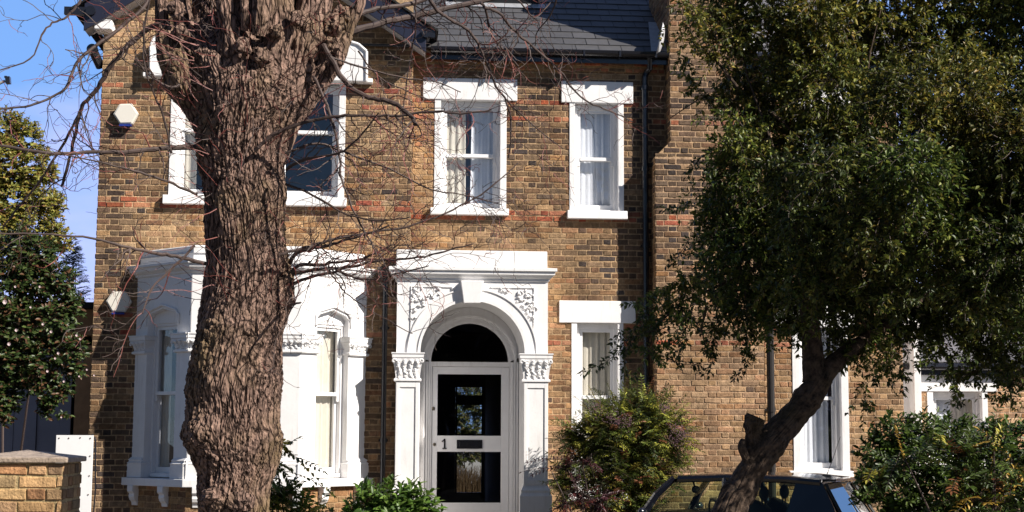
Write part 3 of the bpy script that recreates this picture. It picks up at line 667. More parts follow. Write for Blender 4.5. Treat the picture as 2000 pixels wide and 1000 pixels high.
# ================================================================ BAY WINDOW
bay = empty('bay_window', None, None, ((bay_xl+bay_xr)/2, YG, 0), parent=house)
D8 = YG-YB
A_, B_, C_, D_ = (bay_xl, YG), (bay_xl+D8, YB), (bay_xr-D8, YB), (bay_xr, YG)
zq = lambda y: P(600, y, YB).z
zwall_top = zq(532); zsill = zq(936); zhead = zq(609); zcap1 = zq(652); zcap0 = zq(690); zbase = zq(899)
zglass0 = zq(930); zmeet = zq(768)
bp_, bcap, bbase, bwin, = MB(), MB(), MB(), None
def face(p, q, name, openings, lab=None):
    Mf = FR((p[0], p[1], 0), (q[0]-p[0], q[1]-p[1], 0)); Lf = math.hypot(q[0]-p[0], q[1]-p[1])
    edges = [0]+[e for o in openings for e in o]+[Lf]
    # piers between openings, spandrel above with shouldered heads
    for i in range(0, len(edges), 2):
        a, b = edges[i], edges[i+1]
        bp_.box(a, b, 0, .22, zsill, zwall_top, Mf)
        bbase = MB(); bcap = MB()
        lx, rx = (a-.0, b+.0)
        cornice(bbase, a+(.03 if i else .0), b-(.03 if i < len(edges)-2 else .0), -.0, .1, [(.04, zsill+.001), (.04, zbase-.06), (.045, zbase-.05), (.025, zbase-.03), (.03, zbase-.01), (.006, zbase+.02)], Mf)
        capital(bcap, a+.015, b-.015, zcap0, zcap1, -.012, Mf, seed=i+int(p[0]*7) % 50, dep=.06); bcap.build('capital', M_white, bay); bbase.build('pier_base', M_white, bay, fixn=True)
    for a, b in openings:
        m_ = (a+b)/2; sh = .05
        # shouldered (four-centred) head: polygon above the opening
        bp_.prism([(a, zhead-.06), (a+sh, zhead-.012), (m_, zhead+.055), (b-sh, zhead-.012), (b, zhead-.06), (b, zwall_top), (a, zwall_top)], 0, .21, Mf)
        pts = [(a-.03, -.012, zhead-.16), (a-.03, -.012, zhead-.03), (a+sh-.02, -.012, zhead+.03), (m_, -.012, zhead+.10), (b-sh+.02, -.012, zhead+.03), (b+.03, -.012, zhead-.03), (b+.03, -.012, zhead-.16)]
        bp_.tube(pts, .018, 6, M=Mf)
        bp_.box(a+.001, b-.001, .085, .2, zhead-.13, zhead+.06, Mf)     # flat panel over the sash head
        sash_window(bay, 'window', a, b, zsill+.012, zhead-.09, Mf, band=0, zmeet=zmeet, depth=.10, vent=False, fr=.035,
                    curtains={'left': [(-.45, .35, M_curt, 0)], 'right': [(.0, .98, M_curt, 0)], 'front': [(-.05, .3, M_curt, 0)]}[name], label=lab)
Lc = math.hypot(D8, D8)
face(A_, B_, 'left', [(Lc*.22, Lc*.76)])
face(B_, C_, 'front', [(.235, (C_[0]-B_[0])/2-.10), ((C_[0]-B_[0])/2+.10, C_[0]-B_[0]-.235)])
face(C_, D_, 'right', [(Lc*.24, Lc*.72)])
bp_.build('bay_wall', M_white, bay, bevel=.006, fixn=True)

def ring_band(mb, prof, zlist=None):
    """prof: (out,z) bottom->top, swept round the three bay faces"""
    base = [A_, B_, C_, D_]; t8 = math.tan(R(22.5))
    loops = []
    for o, z in prof:
        loops.append([(A_[0]-o*math.sqrt(2), YG+.05, z), (A_[0]-o*math.sqrt(2)+.05-.05, YG, z), (B_[0]-o*t8, YB-o, z), (C_[0]+o*t8, YB-o, z), (D_[0]+o*math.sqrt(2), YG, z), (D_[0]+o*math.sqrt(2), YG+.05, z)])
    vs = [p for lp in loops for p in lp]; fs = []; n = 6
    for i in range(len(prof)-1):
        for j in range(n-1): a = i*n+j; fs.append((a, a+1, a+1+n, a+n))
    fs.append(tuple(range(n))); m = (len(prof)-1)*n; fs.append(tuple(range(m+n-1, m-1, -1))); mb.add(vs, fs)
zcn = zwall_top
c_ = MB(); ring_band(c_, [(0, zcn-.03), (.02, zcn-.01), (.022, zcn+.01), (.05, zcn+.025), (.075, zcn+.05), (.08, zcn+.09), (.105, zcn+.095), (.105, zcn+.13), (0, zcn+.15)])
c_.build('cornice', M_white, bay, bevel=.003, fixn=True)
c_ = MB(); zp = zq(481); ring_band(c_, [(-.02, zcn+.10), (-.02, zp-.015), (-.035, zp)]); c_.build('parapet', M_white, bay, bevel=.004, fixn=True)
c_ = MB(); zs0, zs1 = zq(952), zq(936.5); ring_band(c_, [(.08, zs0), (.085, zs0+.003), (.085, zs1-.004), (.078, zs1)]); c_.build('sill', M_white, bay, bevel=.006, fixn=True)
# brick base under the sill, and scrolled brackets
mb = MB()
for p, q, sd_ in ((A_, B_, 1), (B_, C_, 2), (C_, D_, 3)):
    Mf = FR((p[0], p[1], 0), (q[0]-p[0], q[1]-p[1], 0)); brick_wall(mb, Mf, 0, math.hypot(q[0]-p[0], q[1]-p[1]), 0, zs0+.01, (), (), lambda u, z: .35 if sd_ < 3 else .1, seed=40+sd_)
mb.build('bay_base', M_brick, bay)
def bracket(Mf, u):
    b = MB(); h = .25; pr = [(.02, zs0), (-.10, zs0), (-.10, zs0-.07), (-.085, zs0-.09), (-.07, zs0-.10), (-.075, zs0-.14), (-.06, zs0-.18), (-.03, zs0-.21), (-.022, zs0-h), (.02, zs0-h)]
    b.extrude_x(pr, u-.055, u+.055, Mf); b.build('bracket', M_white, bay, bevel=.005, fixn=True)
for p, q, us in ((A_, B_, (.12, .74)), (B_, C_, (.14, .75, 1.36)), (C_, D_, (.40, 1.0))):
    Mf = FR((p[0], p[1], 0), (q[0]-p[0], q[1]-p[1], 0))
    for u in us: bracket(Mf, u)
tp = MB(); tp.add([(A_[0], A_[1], zp-.1), (B_[0], B_[1], zp-.1), (C_[0], C_[1], zp-.1), (D_[0], D_[1], zp-.1)], [(3, 2, 1, 0)]); tp.build('bay_roof', M_lead, bay)
# ================================================================ THE NEIGHBOURING HALF with the chimney
YW2 = 19.92
nx0, nx1 = x_r+.001, P(1760, 600, YW2).x
nb = empty('brick_house', 'brown brick neighbouring house behind the evergreen tree, with wide chimney breast and lace-curtained window', 'house', (nx0+3, YW2, 0))
F2 = Matrix.Translation((0, YW2, 0))
w4 = PX(1548, 640, 1657, 922, YW2); w4s = PX(1540, 920, 1664, 934, YW2); w4l = PX(1512, 588, 1668, 640, YW2)
w5 = PX(1550, 215, 1640, 420, YW2); w5s = PX(1542, 418, 1648, 432, YW2); w5l = PX(1530, 170, 1660, 213, YW2)
sash_window(nb, 'window', *w4, F2, band=.10, zmeet=P(1600, 778, YW2).z, curtains=[(-.02, .84, M_net, 0)], sill=w4s, lintel=w4l)
sash_window(nb, 'window', *w5, F2, band=.075, curtains=[(-.02, .4, M_net, 0)], sill=w5s, lintel=w5l)
zer2 = P(1500, 128, YW2).z
mb = MB(); bnd = [bz(y, x, YW2) for x, y in ((1515, 206), (1515, 237), (1515, 425), (1515, 637), (1515, 672))]
brick_wall(mb, F2, P(1470, 500, YW2).x, nx1, 0, zer2+.1, [(w4[0]+.03, w4[1]-.03, w4[2]-.05, w4l[3]-.03), (w5[0]+.03, w5[1]-.03, w5[2]-.05, w5l[3]-.03)], bnd, soot_shade_map([(1530, 800, 60, 200, -.4), (1700, 700, 60, 200, -.4)], .35, YW2), seed=51, mortar=(.42, .29, .18))
MRt2 = FR((nx1, YW2, 0), (0, 1, 0)); brick_wall(mb, MRt2, 0, 8, 0, zer2, (), (), lambda u, z: .3, seed=52)
mb.build('front_wall', M_brick, nb)
# chimney breast: narrow above, wider below a sloped shoulder
ztop = P(1380, -260, YC).z
cu0, cu1 = P(1309, 200, YC).x, P(1452, 200, YC).x; cl0, cl1 = P(1281, 500, YC).x, P(1490, 500, YC).x
zsh1, zsh0 = P(1300, 276, YC).z, P(1290, 306, YC).z
def kp_(u, z):
    if z > zsh1: return cu0 < u < cu1
    if z < zsh0: return True
    t = (zsh1-z)/(zsh1-zsh0); return cu0+(cl0-cu0)*t-.01 < u < cu1+(cl1-cu1)*t+.01
FC = Matrix.Translation((0, YC, 0)); mb = MB()
bC = [bz(y, 1320, YC) for y in (235, 420, 431, 668)]
smc = soot_shade_map([(1330, 300, 90, 220, .6), (1400, 480, 80, 80, .2), (1350, 760, 120, 130, -.5), (1450, 640, 60, 60, .05), (1340, 60, 60, 90, -.05)], .50, YC)  # soot, plus extra darkening painted in for dappled shade on the breast
brick_wall(mb, FC, cu0, cu1, zsh1, ztop, (), bC, smc, seed=61, mortar=(.40, .27, .17))
brick_wall(mb, FC, cl0, cl1, 0, zsh0, (), bC, smc, seed=62, mortar=(.43, .29, .18))
mb.quad([(cl0, YC, zsh0), (cl1, YC, zsh0), (cu1, YC, zsh1), (cu0, YC, zsh1)], (.42, .28, .16))
n0 = len(mb.v)
tmp = MB(); brick_wall(tmp, FC, cl0, cl1, zsh0+.001, zsh1-.001, (), (), smc, keep=kp_, seed=63)
for f, c in zip(tmp.f, tmp.c):
    if c is not MORTAR: mb.add([tmp.v[i] for i in f], [tuple(range(len(f)))], c)
for (xa, xb) in ((cl0, cu0), (cl1, cu1)): mb.quad([(xa, YC-.004, zsh0), (xa, YR+.1, zsh0), (xb, YR+.1, zsh1), (xb, YC-.004, zsh1)], (.2, .14, .09))
for x, a, b in ((cu0, zsh1, ztop), (cl0, 0, zsh0)):
    Ml = FR((x, YR+.3, 0), (0, -1, 0)); brick_wall(mb, Ml, 0, YR+.3-YC, a, b, (), (), lambda u, z: .55, seed=64)
for x, a, b in ((cu1, zsh1, ztop), (cl1, 0, zsh0)):
    Ml = FR((x, YC, 0), (0, 1, 0)); brick_wall(mb, Ml, 0, YR+.3-YC, a, b, (), (), lambda u, z: .4, seed=65)
mb.build('chimney_breast', M_brick, nb)
# stack above the roof
mb = MB()
for Mq, wd in ((FC, None),):
    pass
Ms = FR((cu1, YC, 0), (0, 1, 0)); brick_wall(mb, Ms, YR+.3-YC, 1.6, 5.2, ztop, (), (), lambda u, z: .4, seed=66)
Ms = FR((cu0, YC+1.6, 0), (0, -1, 0)); brick_wall(mb, Ms, 0, 1.6-(YR+.3-YC), 5.2, ztop, (), (), lambda u, z: .4, seed=67)
mb.box(cu0+.01, cu1-.01, YC+.02, YC+1.6, ztop-.1, ztop+.03, None, MORTAR)
for k in range(3): mb.tube([(cu0+.2+k*.3, YC+.8, ztop), (cu0+.2+k*.3, YC+.8, ztop+.35)], .1, 12, col=(.35, .16, .09))
mb.build('chimney', M_brick, nb)
# roof of the neighbouring half
rf = MB(); rd = random.Random(15); ye2 = YW2-.22; ze2 = P(1500, 106, ye2).z
for r in range(30):
    d0, d1 = r*gauge, (r+1)*gauge+.02; x = cu1-.0-(.15 if r % 2 else 0)
    while x < nx1+.3:
        a, b = max(x+.0025, cu1), min(x+wsl-.0025, nx1+.3)
        if b > a:
            y0, z0 = ye2+d0/sl, ze2+d0*ptch/sl; y1, z1 = ye2+d1/sl, ze2+d1*ptch/sl
            v = [(a, y0+ny*.011, z0+nz_*.011), (b, y0+ny*.011, z0+nz_*.011), (b, y1, z1), (a, y1, z1), (a, y0, z0), (b, y0, z0)]
            c = rd.uniform(.12, .17); rf.add(v, [(0, 1, 2, 3), (4, 5, 1, 0)], (c, c*.98, c*1.08))
        x += wsl
rf.quad([(cu1, ye2, ze2-.004), (nx1+.3, ye2, ze2-.004), (nx1+.3, ye2+5, ze2+5*ptch-.004), (cu1, ye2+5, ze2+5*ptch-.004)], (.02, .02, .022))
rf.quad([(x_r, ye2+5, ze2+5*ptch-.01), (nx1+.3, ye2+5, ze2+5*ptch-.01), (nx1+.3, 30, 5.2), (x_r, 30, 5.2)], (.1, .1, .11))
rf.build('slate_roof', M_slate, nb)
g2 = MB(); q = P(1500, 110, ye2-.06); g2.tube([(cu1, ye2-.05, q.z), (nx1+.3, ye2-.05, q.z)], .055, 10); g2.box(cu1, nx1+.28, ye2+.01, ye2+.03, q.z-.16, q.z+.04); g2.build('gutter', M_black, nb)
q = PX(1449, 72, 1474, 100, ye2-.1); g2 = MB(); g2.box(q[0], q[1], ye2-.1, ye2+.3, q[2], q[3]); g2.build('flashing', M_white, nb, bevel=.01)
downpipe(nb, 1503, 130, 1075, YW2, r=.05, Yoff=.24, clips=(300, 620, 800), m=mat('brown_black_paint', (.014, .011, .010), .5))
rm = MB(); rm.box(nx0+.1, nx1-.1, YW2+3.2, YW2+3.3, .1, 7); rm.box(nx0+.1, nx1-.1, YW2+.6, YW2+3.2, 3.7, 3.9); rm.box(nx1-.2, nx1-.1, YW2+.3, YW2+3.2, .1, 7); rm.box(nx0+.1, nx1-.1, YW2+.3, YW2+3.2, 7.0, 7.1); rm.box(nx0+.25, nx0+.3, YW2+.6, YW2+3.2, .1, 7)
rm.build('interior', M_room, nb)
# single-storey side wing with white porch and window
YE = 21.2
ex0, ex1 = P(1700, 750, YE).x, P(2150, 750, YE).x; zee = P(1880, 722, YE).z
ann = empty('side_extension', 'low brick side extension with white lintel and shallow slate roof at the far right', 'extension', ((ex0+ex1)/2, YE, 0))
F3 = Matrix.Translation((0, YE, 0))
w6 = PX(1812, 765, 1930, 905, YE); w6l = PX(1797, 731, 1946, 765, YE); w6s = PX(1805, 903, 1936, 915, YE)
mb = MB(); brick_wall(mb, F3, ex0, ex1, 0, zee+.02, [(w6[0]+.03, w6[1]-.03, w6[2]-.05, w6l[3]-.02)], (), lambda u, z: .08, seed=71, tint=1.1, mortar=(.5, .36, .24)); mb.build('front_wall', M_brick, ann)
sash_window(ann, 'window', *w6, F3, band=.085, zmeet=w6[2]+.35, curtains=[(-.02, .46, M_net, 0), (.56, 1.02, M_curt, 0)], sill=w6s, lintel=w6l)
g2 = MB(); q = P(1880, 716, YE-.15); g2.tube([(ex0, YE-.14, q.z), (ex1, YE-.14, q.z)], .05, 10); g2.box(ex0, ex1, YE-.08, YE-.06, q.z-.12, q.z+.04); g2.build('gutter', M_black, ann)
rf = MB(); rd = random.Random(77); za = P(1880, 708, YE-.1).z; pt = math.tan(R(27)); sl3 = math.hypot(1, pt)
for r in range(14):
    d0, d1 = r*.2, (r+1)*.2+.02; x = ex0-(.15 if r % 2 else 0)
    while x < ex1:
        a, b = max(x+.003, ex0), min(x+.297, ex1)
        if b > a:
            y0, z0, y1, z1 = YE-.1+d0/sl3, za+d0*pt/sl3, YE-.1+d1/sl3, za+d1*pt/sl3
            c = rd.uniform(.13, .17); rf.add([(a, y0, z0+.011), (b, y0, z0+.011), (b, y1, z1), (a, y1, z1), (a, y0, z0), (b, y0, z0)], [(0, 1, 2, 3), (4, 5, 1, 0)], (c, c*.97, c*1.05))
        x += .3
rf.quad([(ex0, YE-.1, za-.004), (ex1, YE-.1, za-.004), (ex1, YE-.1+2.5, za+2.5*pt-.004), (ex0, YE-.1+2.5, za+2.5*pt-.004)], (.02, .02, .02)); rf.build('slate_roof', M_slate, ann)
rm = MB(); rm.box(ex0, ex1, YE+2.3, YE+2.4, 0, za+2.3*pt); rm.build('rear_wall', M_room, ann)
wp = MB()                                         # white door case beside the extension
q = PX(1786, 640, 1800, 905, YE-.35); wp.box(q[0], q[1], YE-.35, YE, 0, q[3]+.2)
q2 = PX(1744, 640, 1756, 905, YE-.35); wp.box(q2[0], q2[1], YE-.35, YE, 0, q2[3]+.2); wp.box(q2[0]-.03, q[1]+.03, YE-.38, YE, q[3]-.02, q[3]+.24)
wpo = wp.build('door_case', M_white, ann, bevel=.006)
q3 = PX(1756, 690, 1786, 905, YE-.1); wp = MB(); wp.box(q3[0], q3[1], YE-.12, YE-.05, 0, q3[3]); wp.box(q3[0]+.04, q3[1]-.04, YE-.14, YE-.121, q3[3]-.9, q3[3]-.12); wp.build('panel', M_sash, ann, bevel=.006)

# ================================================================ small fixed things
def alarm(px, py, r, tilt, label):
    e = empty('alarm_box', label, 'alarm box', P(px, py, YG-.09), 'hexagonal alarm boxes on the gable wall')
    s = r*MPX(YG); m = MB(); hx = [(s*math.cos(R(60*k+tilt)), s*math.sin(R(60*k+tilt))*.96) for k in range(6)]
    q = P(px, py, YG); m.prism([(x*.9, z*.9) for x, z in hx], -.012, .0, Matrix.Translation((q.x, YG-.09, q.z))); m.prism(hx, 0, .085, Matrix.Translation((q.x, YG-.09, q.z)))
    m.build('casing', mat('cream_plastic', (.72, .69, .62), .35), e, bevel=.006, fixn=True)
    m = MB(); m.prism([(-s*.5, -s*.98), (s*.5, -s*.98), (s*.46, -s*.84), (-s*.46, -s*.84)], -.02, .07, Matrix.Translation((q.x, YG-.09, q.z-s*.05))); m.build('lamp_lens', mat('blue_lens', (.02, .04, .25), .2), e, fixn=True)
alarm(248, 225, 24, 3, 'cream hexagonal alarm box on the brick beside the upper gable window')
alarm(234, 590, 24, 0, 'cream hexagonal alarm box on the brick just left of the bay window')
# satellite dish on the chimney side
sdh = empty('satellite_dish', 'small dish seen edge-on where the roof meets the chimney', 'satellite dish', P(1290, 85, YR-.1))
q = P(1296, 80, YR-.25); m = MB(); Md = Matrix.Translation(q) @ Matrix.Rotation(R(-96), 4, 'Z') @ Matrix.Rotation(R(78), 4, 'X')
m.lathe([(0, .0), (.07, .004), (.14, .018), (.2, .04), (.24, .062), (.245, .062), (.2, .034), (.14, .012), (0, -.006)], 24, Md); m.build('dish', mat('pale_grey_metal', (.6, .6, .62), .35), sdh, smooth=True)
m = MB(); m.tube([Md @ Vector((0, 0, 0)), Md @ Vector((0, 0, -.1)), (cu0, YR+.05, q.z-.06)], .018, 8); m.build('mount', M_black, sdh)
# lead soaker strip in the valley beside the chimney
m = MB(); a = P(1286, 95, YR-.2); m.add([(a.x-.1, ye+.0, ze+.03), (cu0-.002, ye+.0, ze+.03), (cu0-.002, ye+.9, ze+.9*ptch+.03), (a.x+.02, ye+.9, ze+.9*ptch+.03)], [(0, 1, 2, 3)]); m.build('flashing', M_lead, house)

# ================================================================ left edge: garage, board, brick pier, lamp arm
YL = 21.0
gar = empty('garage', 'shaded grey-blue boarded garage door behind the flowering shrub', 'garage', (P(70, 900, YL).x, YL, 0))
m = MB(); q = PX(-60, 640, 140, 900, YL)
x = q[0]; i = 0
while x < q[1]: m.box(x+.004, min(x+.30, q[1])-.004, YL+(.03 if i == 3 else 0), YL+.05, 0, q[3]-.1); x += .30; i += 1
m.build('door', mat('blue_grey_paint', (.20, .21, .27), .5, var=.1, vscale=3), gar)
m = MB(); q2 = PX(148, 690, 182, 900, YL); m.box(q2[0], q2[1]+.3, YL-.1, YL+.1, 0, q2[3]+.1); m.box(q[0]-.1, q2[1]+.3, YL-.1, YL+.3, q[3]-.1, q[3]+.25); m.build('frame', mat('tan_render', (.33, .2, .11), .9, var=.2), gar)
m = MB(); m.box(q[0]-.1, q2[1]+.3, YL+.31, YL+4, 0, q[3]+.2); m.box(q[0]-.3, q2[1]+.3, YL-.35, YL+4.2, q[3]+.251, q[3]+.33); m.build('roof', M_slate, gar)
YBd = 17.5
bo = MB(); q = PX(104, 850, 177, 1150, YBd); Mb_ = Matrix.Translation((q[0], YBd, 0)) @ Matrix.Rotation(R(0), 4, 'Z')
bo.box(0, q[1]-q[0], 0, .02, 0.02, q[3], Mb_)
bd = tag(bo.build('white_board', mat('white_sheet', (.82, .82, .83), .5, var=.04, vscale=3), bevel=.002), 'tall white painted board with small screws beside the brick pier', 'board')
scw = MB()
for (a, b) in ((.08, .06), (.34, .06), (.65, .05), (.92, .06), (.93, .42), (.93, .82), (.92, 1.2), (.40, 1.25), (.91, 1.6)):
    scw.blob(((q[1]-q[0])*a, -.003, q[3]-b*.55-.0), (.008, .006, .008), 8, .1, Mb_)
so2 = scw.build('screws', mat('rusty_steel', (.12, .08, .06), .6, metal=.4)); so2.parent = bd
Pf = MB(); x0 = q[1]+.03
cab = MB(); cab.tube([(x0, YBd+.02, 0), (x0-.015, YBd+.02, .6), (x0+.01, YBd+.02, 1.2), (x0-.01, YBd+.02, q[3]-.05), (x0-.05, YBd+.03, q[3]+.01)], .009, 6); tag(cab.build('cable', M_black), 'thin black cable hanging beside the white board', 'cable')
# brick pier in front
YPi = 9.4
pier = empty('gate_pier', 'stout brick gate pier with a pyramid stone cap at the left edge', 'gate pier', (P(40, 990, YPi).x, YPi, 0))
px1 = P(121, 950, YPi).x; px0 = P(-60, 950, YPi).x; zt1 = P(50, 904, YPi).z; dpt = px1-px0
m = MB(); brick_wall(m, FR((px0, YPi, 0), (1, 0, 0)), 0, dpt, 0, zt1, (), (), lambda u, z: .16, seed=81, tint=1.2, depth=.009, mortar=(.36, .27, .14))
brick_wall(m, FR((px1, YPi, 0), (0, 1, 0)), 0, dpt, 0, zt1, (), (), lambda u, z: .15, seed=82, mortar=(.4, .3, .16))
brick_wall(m, FR((px0, YPi+dpt, 0), (0, -1, 0)), 0, dpt, 0, zt1, (), (), lambda u, z: .2, seed=83, mortar=(.4, .3, .16))
m.build('pier', M_brick, pier)
m = MB(); cx_, cy_ = (px0+px1)/2, YPi+dpt/2; o = dpt/2+.03; zc0 = zt1+.001; zc1 = zt1+.032; zc2 = zt1+.075
v = [(cx_-o, cy_-o, zc0), (cx_+o, cy_-o, zc0), (cx_+o, cy_+o, zc0), (cx_-o, cy_+o, zc0), (cx_-o, cy_-o, zc1), (cx_+o, cy_-o, zc1), (cx_+o, cy_+o, zc1), (cx_-o, cy_+o, zc1), (cx_, cy_, zc2)]
m.add(v, [(0, 3, 2, 1), (0, 1, 5, 4), (1, 2, 6, 5), (2, 3, 7, 6), (3, 0, 4, 7), (4, 5, 8), (5, 6, 8), (6, 7, 8), (7, 4, 8)]); m.build('cap', M_stone, pier, bevel=.006)
# lamp arm at the upper left edge
YA = 24
arm = empty('street_lamp', 'dark fitting on the end of a thin pale arm poking in at the left edge', 'street lamp', (P(-160, 990, YA).x, YA, 0))
m = MB(); b = P(-160, 900, YA); m.tube([(b.x, YA, 0), (b.x, YA, P(-160, 240, YA).z), P(-100, 205, YA), P(10, 158, YA)], [.07, .06, .035, .022], 10); m.build('pole', mat('galvanised', (.5, .5, .5), .5, metal=.5), arm)
m = MB(); q = P(16, 157, YA); m.box(-.035, .035, -.05, .05, -.055, .055, Matrix.Translation(q) @ Matrix.Rotation(R(-6), 4, 'Y')); m.tube([q+Vector((-.06, 0, .055)), q+Vector((-.02, 0, .055))], .02, 8); m.tube([q, q+Vector((-.02, 0, -.15)), q+Vector((-.05, 0, -.2)), q+Vector((-.10, 0, -.16))], .004, 5); m.build('lamp_head', M_black, arm, bevel=.008)
# ================================================================ LEAVES
def leaf_mesh(name, pos, axis, nrm, ln, wd, col, material, parent=None, shape='diamond', fold=.25, curl=.15, extra=None):
    """one mesh of many small folded leaves. all args numpy arrays; extra = MB with stems (same material order: leaf, stem)"""
    N = len(pos); ax = axis/np.linalg.norm(axis, axis=1, keepdims=True)
    n = nrm-ax*np.sum(nrm*ax, axis=1, keepdims=True); n /= np.maximum(np.linalg.norm(n, axis=1, keepdims=True), 1e-6)
    sd = np.cross(ax, n); L_ = ln[:, None]; W = wd[:, None]
    if shape == 'diamond':
        V = np.stack([pos, pos+ax*L_*.45+sd*W*.5+n*W*fold, pos+ax*L_-n*L_*curl, pos+ax*L_*.45-sd*W*.5+n*W*fold], 1)
        F = np.array([[0, 1, 2], [0, 2, 3]]); k = 4
    else:
        V = np.stack([pos, pos+ax*L_*.3+sd*W*.42+n*W*fold, pos+ax*L_*.3-sd*W*.42+n*W*fold, pos+ax*L_*.35-n*L_*curl*.1,
                      pos+ax*L_*.68+sd*W*.40+n*(W*fold-L_*curl*.45), pos+ax*L_*.68-sd*W*.40+n*(W*fold-L_*curl*.45), pos+ax*L_*.7-n*L_*curl*.5, pos+ax*L_-n*L_*curl], 1)
        F = np.array([[0, 1, 3], [0, 3, 2], [1, 4, 3], [3, 4, 6], [3, 6, 5], [3, 5, 2], [4, 7, 6], [6, 7, 5]]); k = 8
    V = V.reshape(-1, 3); FF = (F[None]+(np.arange(N)*k)[:, None, None]).reshape(-1, 3)
    me = bpy.data.meshes.new(name); nf = len(FF)
    me.vertices.add(len(V)); me.vertices.foreach_set('co', V.astype(np.float32).ravel())
    me.loops.add(nf*3); me.loops.foreach_set('vertex_index', FF.astype(np.int32).ravel())
    me.polygons.add(nf); me.polygons.foreach_set('loop_start', np.arange(nf, dtype=np.int32)*3); me.polygons.foreach_set('loop_total', np.full(nf, 3, np.int32))
    me.update(calc_edges=True)
    ca = me.color_attributes.new('Col', 'FLOAT_COLOR', 'CORNER')
    cc = np.concatenate([np.repeat(col, len(F)*3, axis=0), np.ones((nf*3, 1))], 1); ca.data.foreach_set('color', cc.astype(np.float32).ravel())
    me.materials.append(material)
    o = bpy.data.objects.new(name, me); C.objects.link(o)
    if parent: o.parent = parent; o.matrix_parent_inverse = PINV(parent)
    return o
def rnd_unit(n, g=RNG):
    v = g.normal(size=(n, 3)); return v/np.linalg.norm(v, axis=1, keepdims=True)
def pal(cols, n, jit=.25, g=RNG):
    c = np.array(cols)[g.integers(0, len(cols), n)]; return c*(1+g.uniform(-jit, jit, (n, 1)))
M_leaf = mat('small_glossy_leaf', (.06, .08, .02), .45, attr=True, trans=.3, spec=.35)
M_leaf2 = mat('shrub_leaf', (.06, .1, .02), .42, attr=True, trans=.28, spec=.35)
M_petal = mat('pale_petal', (.75, .6, .6), .6, trans=.3)
def bark(name, c1, c2, sc_=14, bump=1.0, stretch=.35, crack=0, dist=.012):
    m = mat(name, c1, .9, spec=.25); n, l = m.node_tree.nodes, m.node_tree.links; b = n['Principled BSDF']
    def node(t, **k):
        q = n.new(t)
        for a_, v_ in k.items(): q.inputs[a_].default_value = v_
        return q
    co = n.new('ShaderNodeTexCoord'); mp_ = n.new('ShaderNodeMapping'); mp_.inputs['Scale'].default_value = (1, 1, stretch)
    wn = node('ShaderNodeTexNoise', Scale=3.5, Detail=3.0); l.new(co.outputs['Object'], wn.inputs[0])
    wa = n.new('ShaderNodeVectorMath'); wa.operation = 'MULTIPLY_ADD'; wa.inputs[1].default_value = (.16, .16, .10); l.new(wn.outputs['Color'], wa.inputs[0]); l.new(co.outputs['Object'], wa.inputs[2]); l.new(wa.outputs[0], mp_.inputs[0])
    a = node('ShaderNodeTexNoise', Scale=sc_, Detail=8.0, Roughness=.7); l.new(mp_.outputs[0], a.inputs[0])
    v = node('ShaderNodeTexNoise', Scale=2.4, Detail=4.0); l.new(co.outputs['Object'], v.inputs[0])
    r = n.new('ShaderNodeValToRGB'); e = r.color_ramp.elements; e[0].position = .36; e[0].color = (*c1, 1); e[1].position = .60; e[1].color = (*c2, 1); l.new(a.outputs[0], r.inputs[0])
    mx = n.new('ShaderNodeMixRGB'); mr = n.new('ShaderNodeMapRange'); mr.inputs[1].default_value = .5; mr.inputs[2].default_value = .7; mr.inputs[4].default_value = .6
    l.new(v.outputs[0], mr.inputs[0]); l.new(mr.outputs[0], mx.inputs[0]); l.new(r.outputs[0], mx.inputs[1]); mx.inputs[2].default_value = (c2[0]*.58, c2[1]*.64, c2[2]*.36, 1)
    col = mx.outputs[0]; hgt = a.outputs[0]
    if crack:      # narrow fissures between corky plates
        vo = node('ShaderNodeTexVoronoi', Scale=crack); vo.feature = 'DISTANCE_TO_EDGE'; m2 = n.new('ShaderNodeMapping'); m2.inputs['Scale'].default_value = (1, 1, .22); l.new(wa.outputs[0], m2.inputs[0]); l.new(m2.outputs[0], vo.inputs[0])
        cr = n.new('ShaderNodeMapRange'); cr.inputs[1].default_value = 0; cr.inputs[2].default_value = .10; l.new(vo.outputs['Distance'], cr.inputs[0])
        m3 = n.new('ShaderNodeMixRGB'); m3.blend_type = 'MIX'; l.new(cr.outputs[0], m3.inputs[0]); m3.inputs[1].default_value = (c1[0]*.6, c1[1]*.55, c1[2]*.5, 1); l.new(col, m3.inputs[2]); col = m3.outputs[0]
        ad = n.new('ShaderNodeMath'); ad.operation = 'MULTIPLY_ADD'; l.new(cr.outputs[0], ad.inputs[0]); ad.inputs[1].default_value = .9; l.new(a.outputs[0], ad.inputs[2]); hgt = ad.outputs[0]
    l.new(col, b.inputs['Base Color'])
    bp_ = n.new('ShaderNodeBump'); bp_.inputs['Strength'].default_value = bump; bp_.inputs['Distance'].default_value = dist; l.new(hgt, bp_.inputs['Height']); l.new(bp_.outputs[0], b.inputs['Normal'])
    return m
M_bark = bark('lime_bark', (.06, .037, .029), (.325, .213, .165), 44, 1.0, .35, crack=24, dist=.012)
M_twig = mat('twig_bark', (.055, .034, .028), .7, var=.4, vscale=3)
M_redtwig = mat('red_twig_bark', (.17, .045, .035), .6, var=.3, vscale=3)
M_bark2 = bark('dark_bark', (.014, .010, .008), (.10, .068, .048), 20, .9, .8)

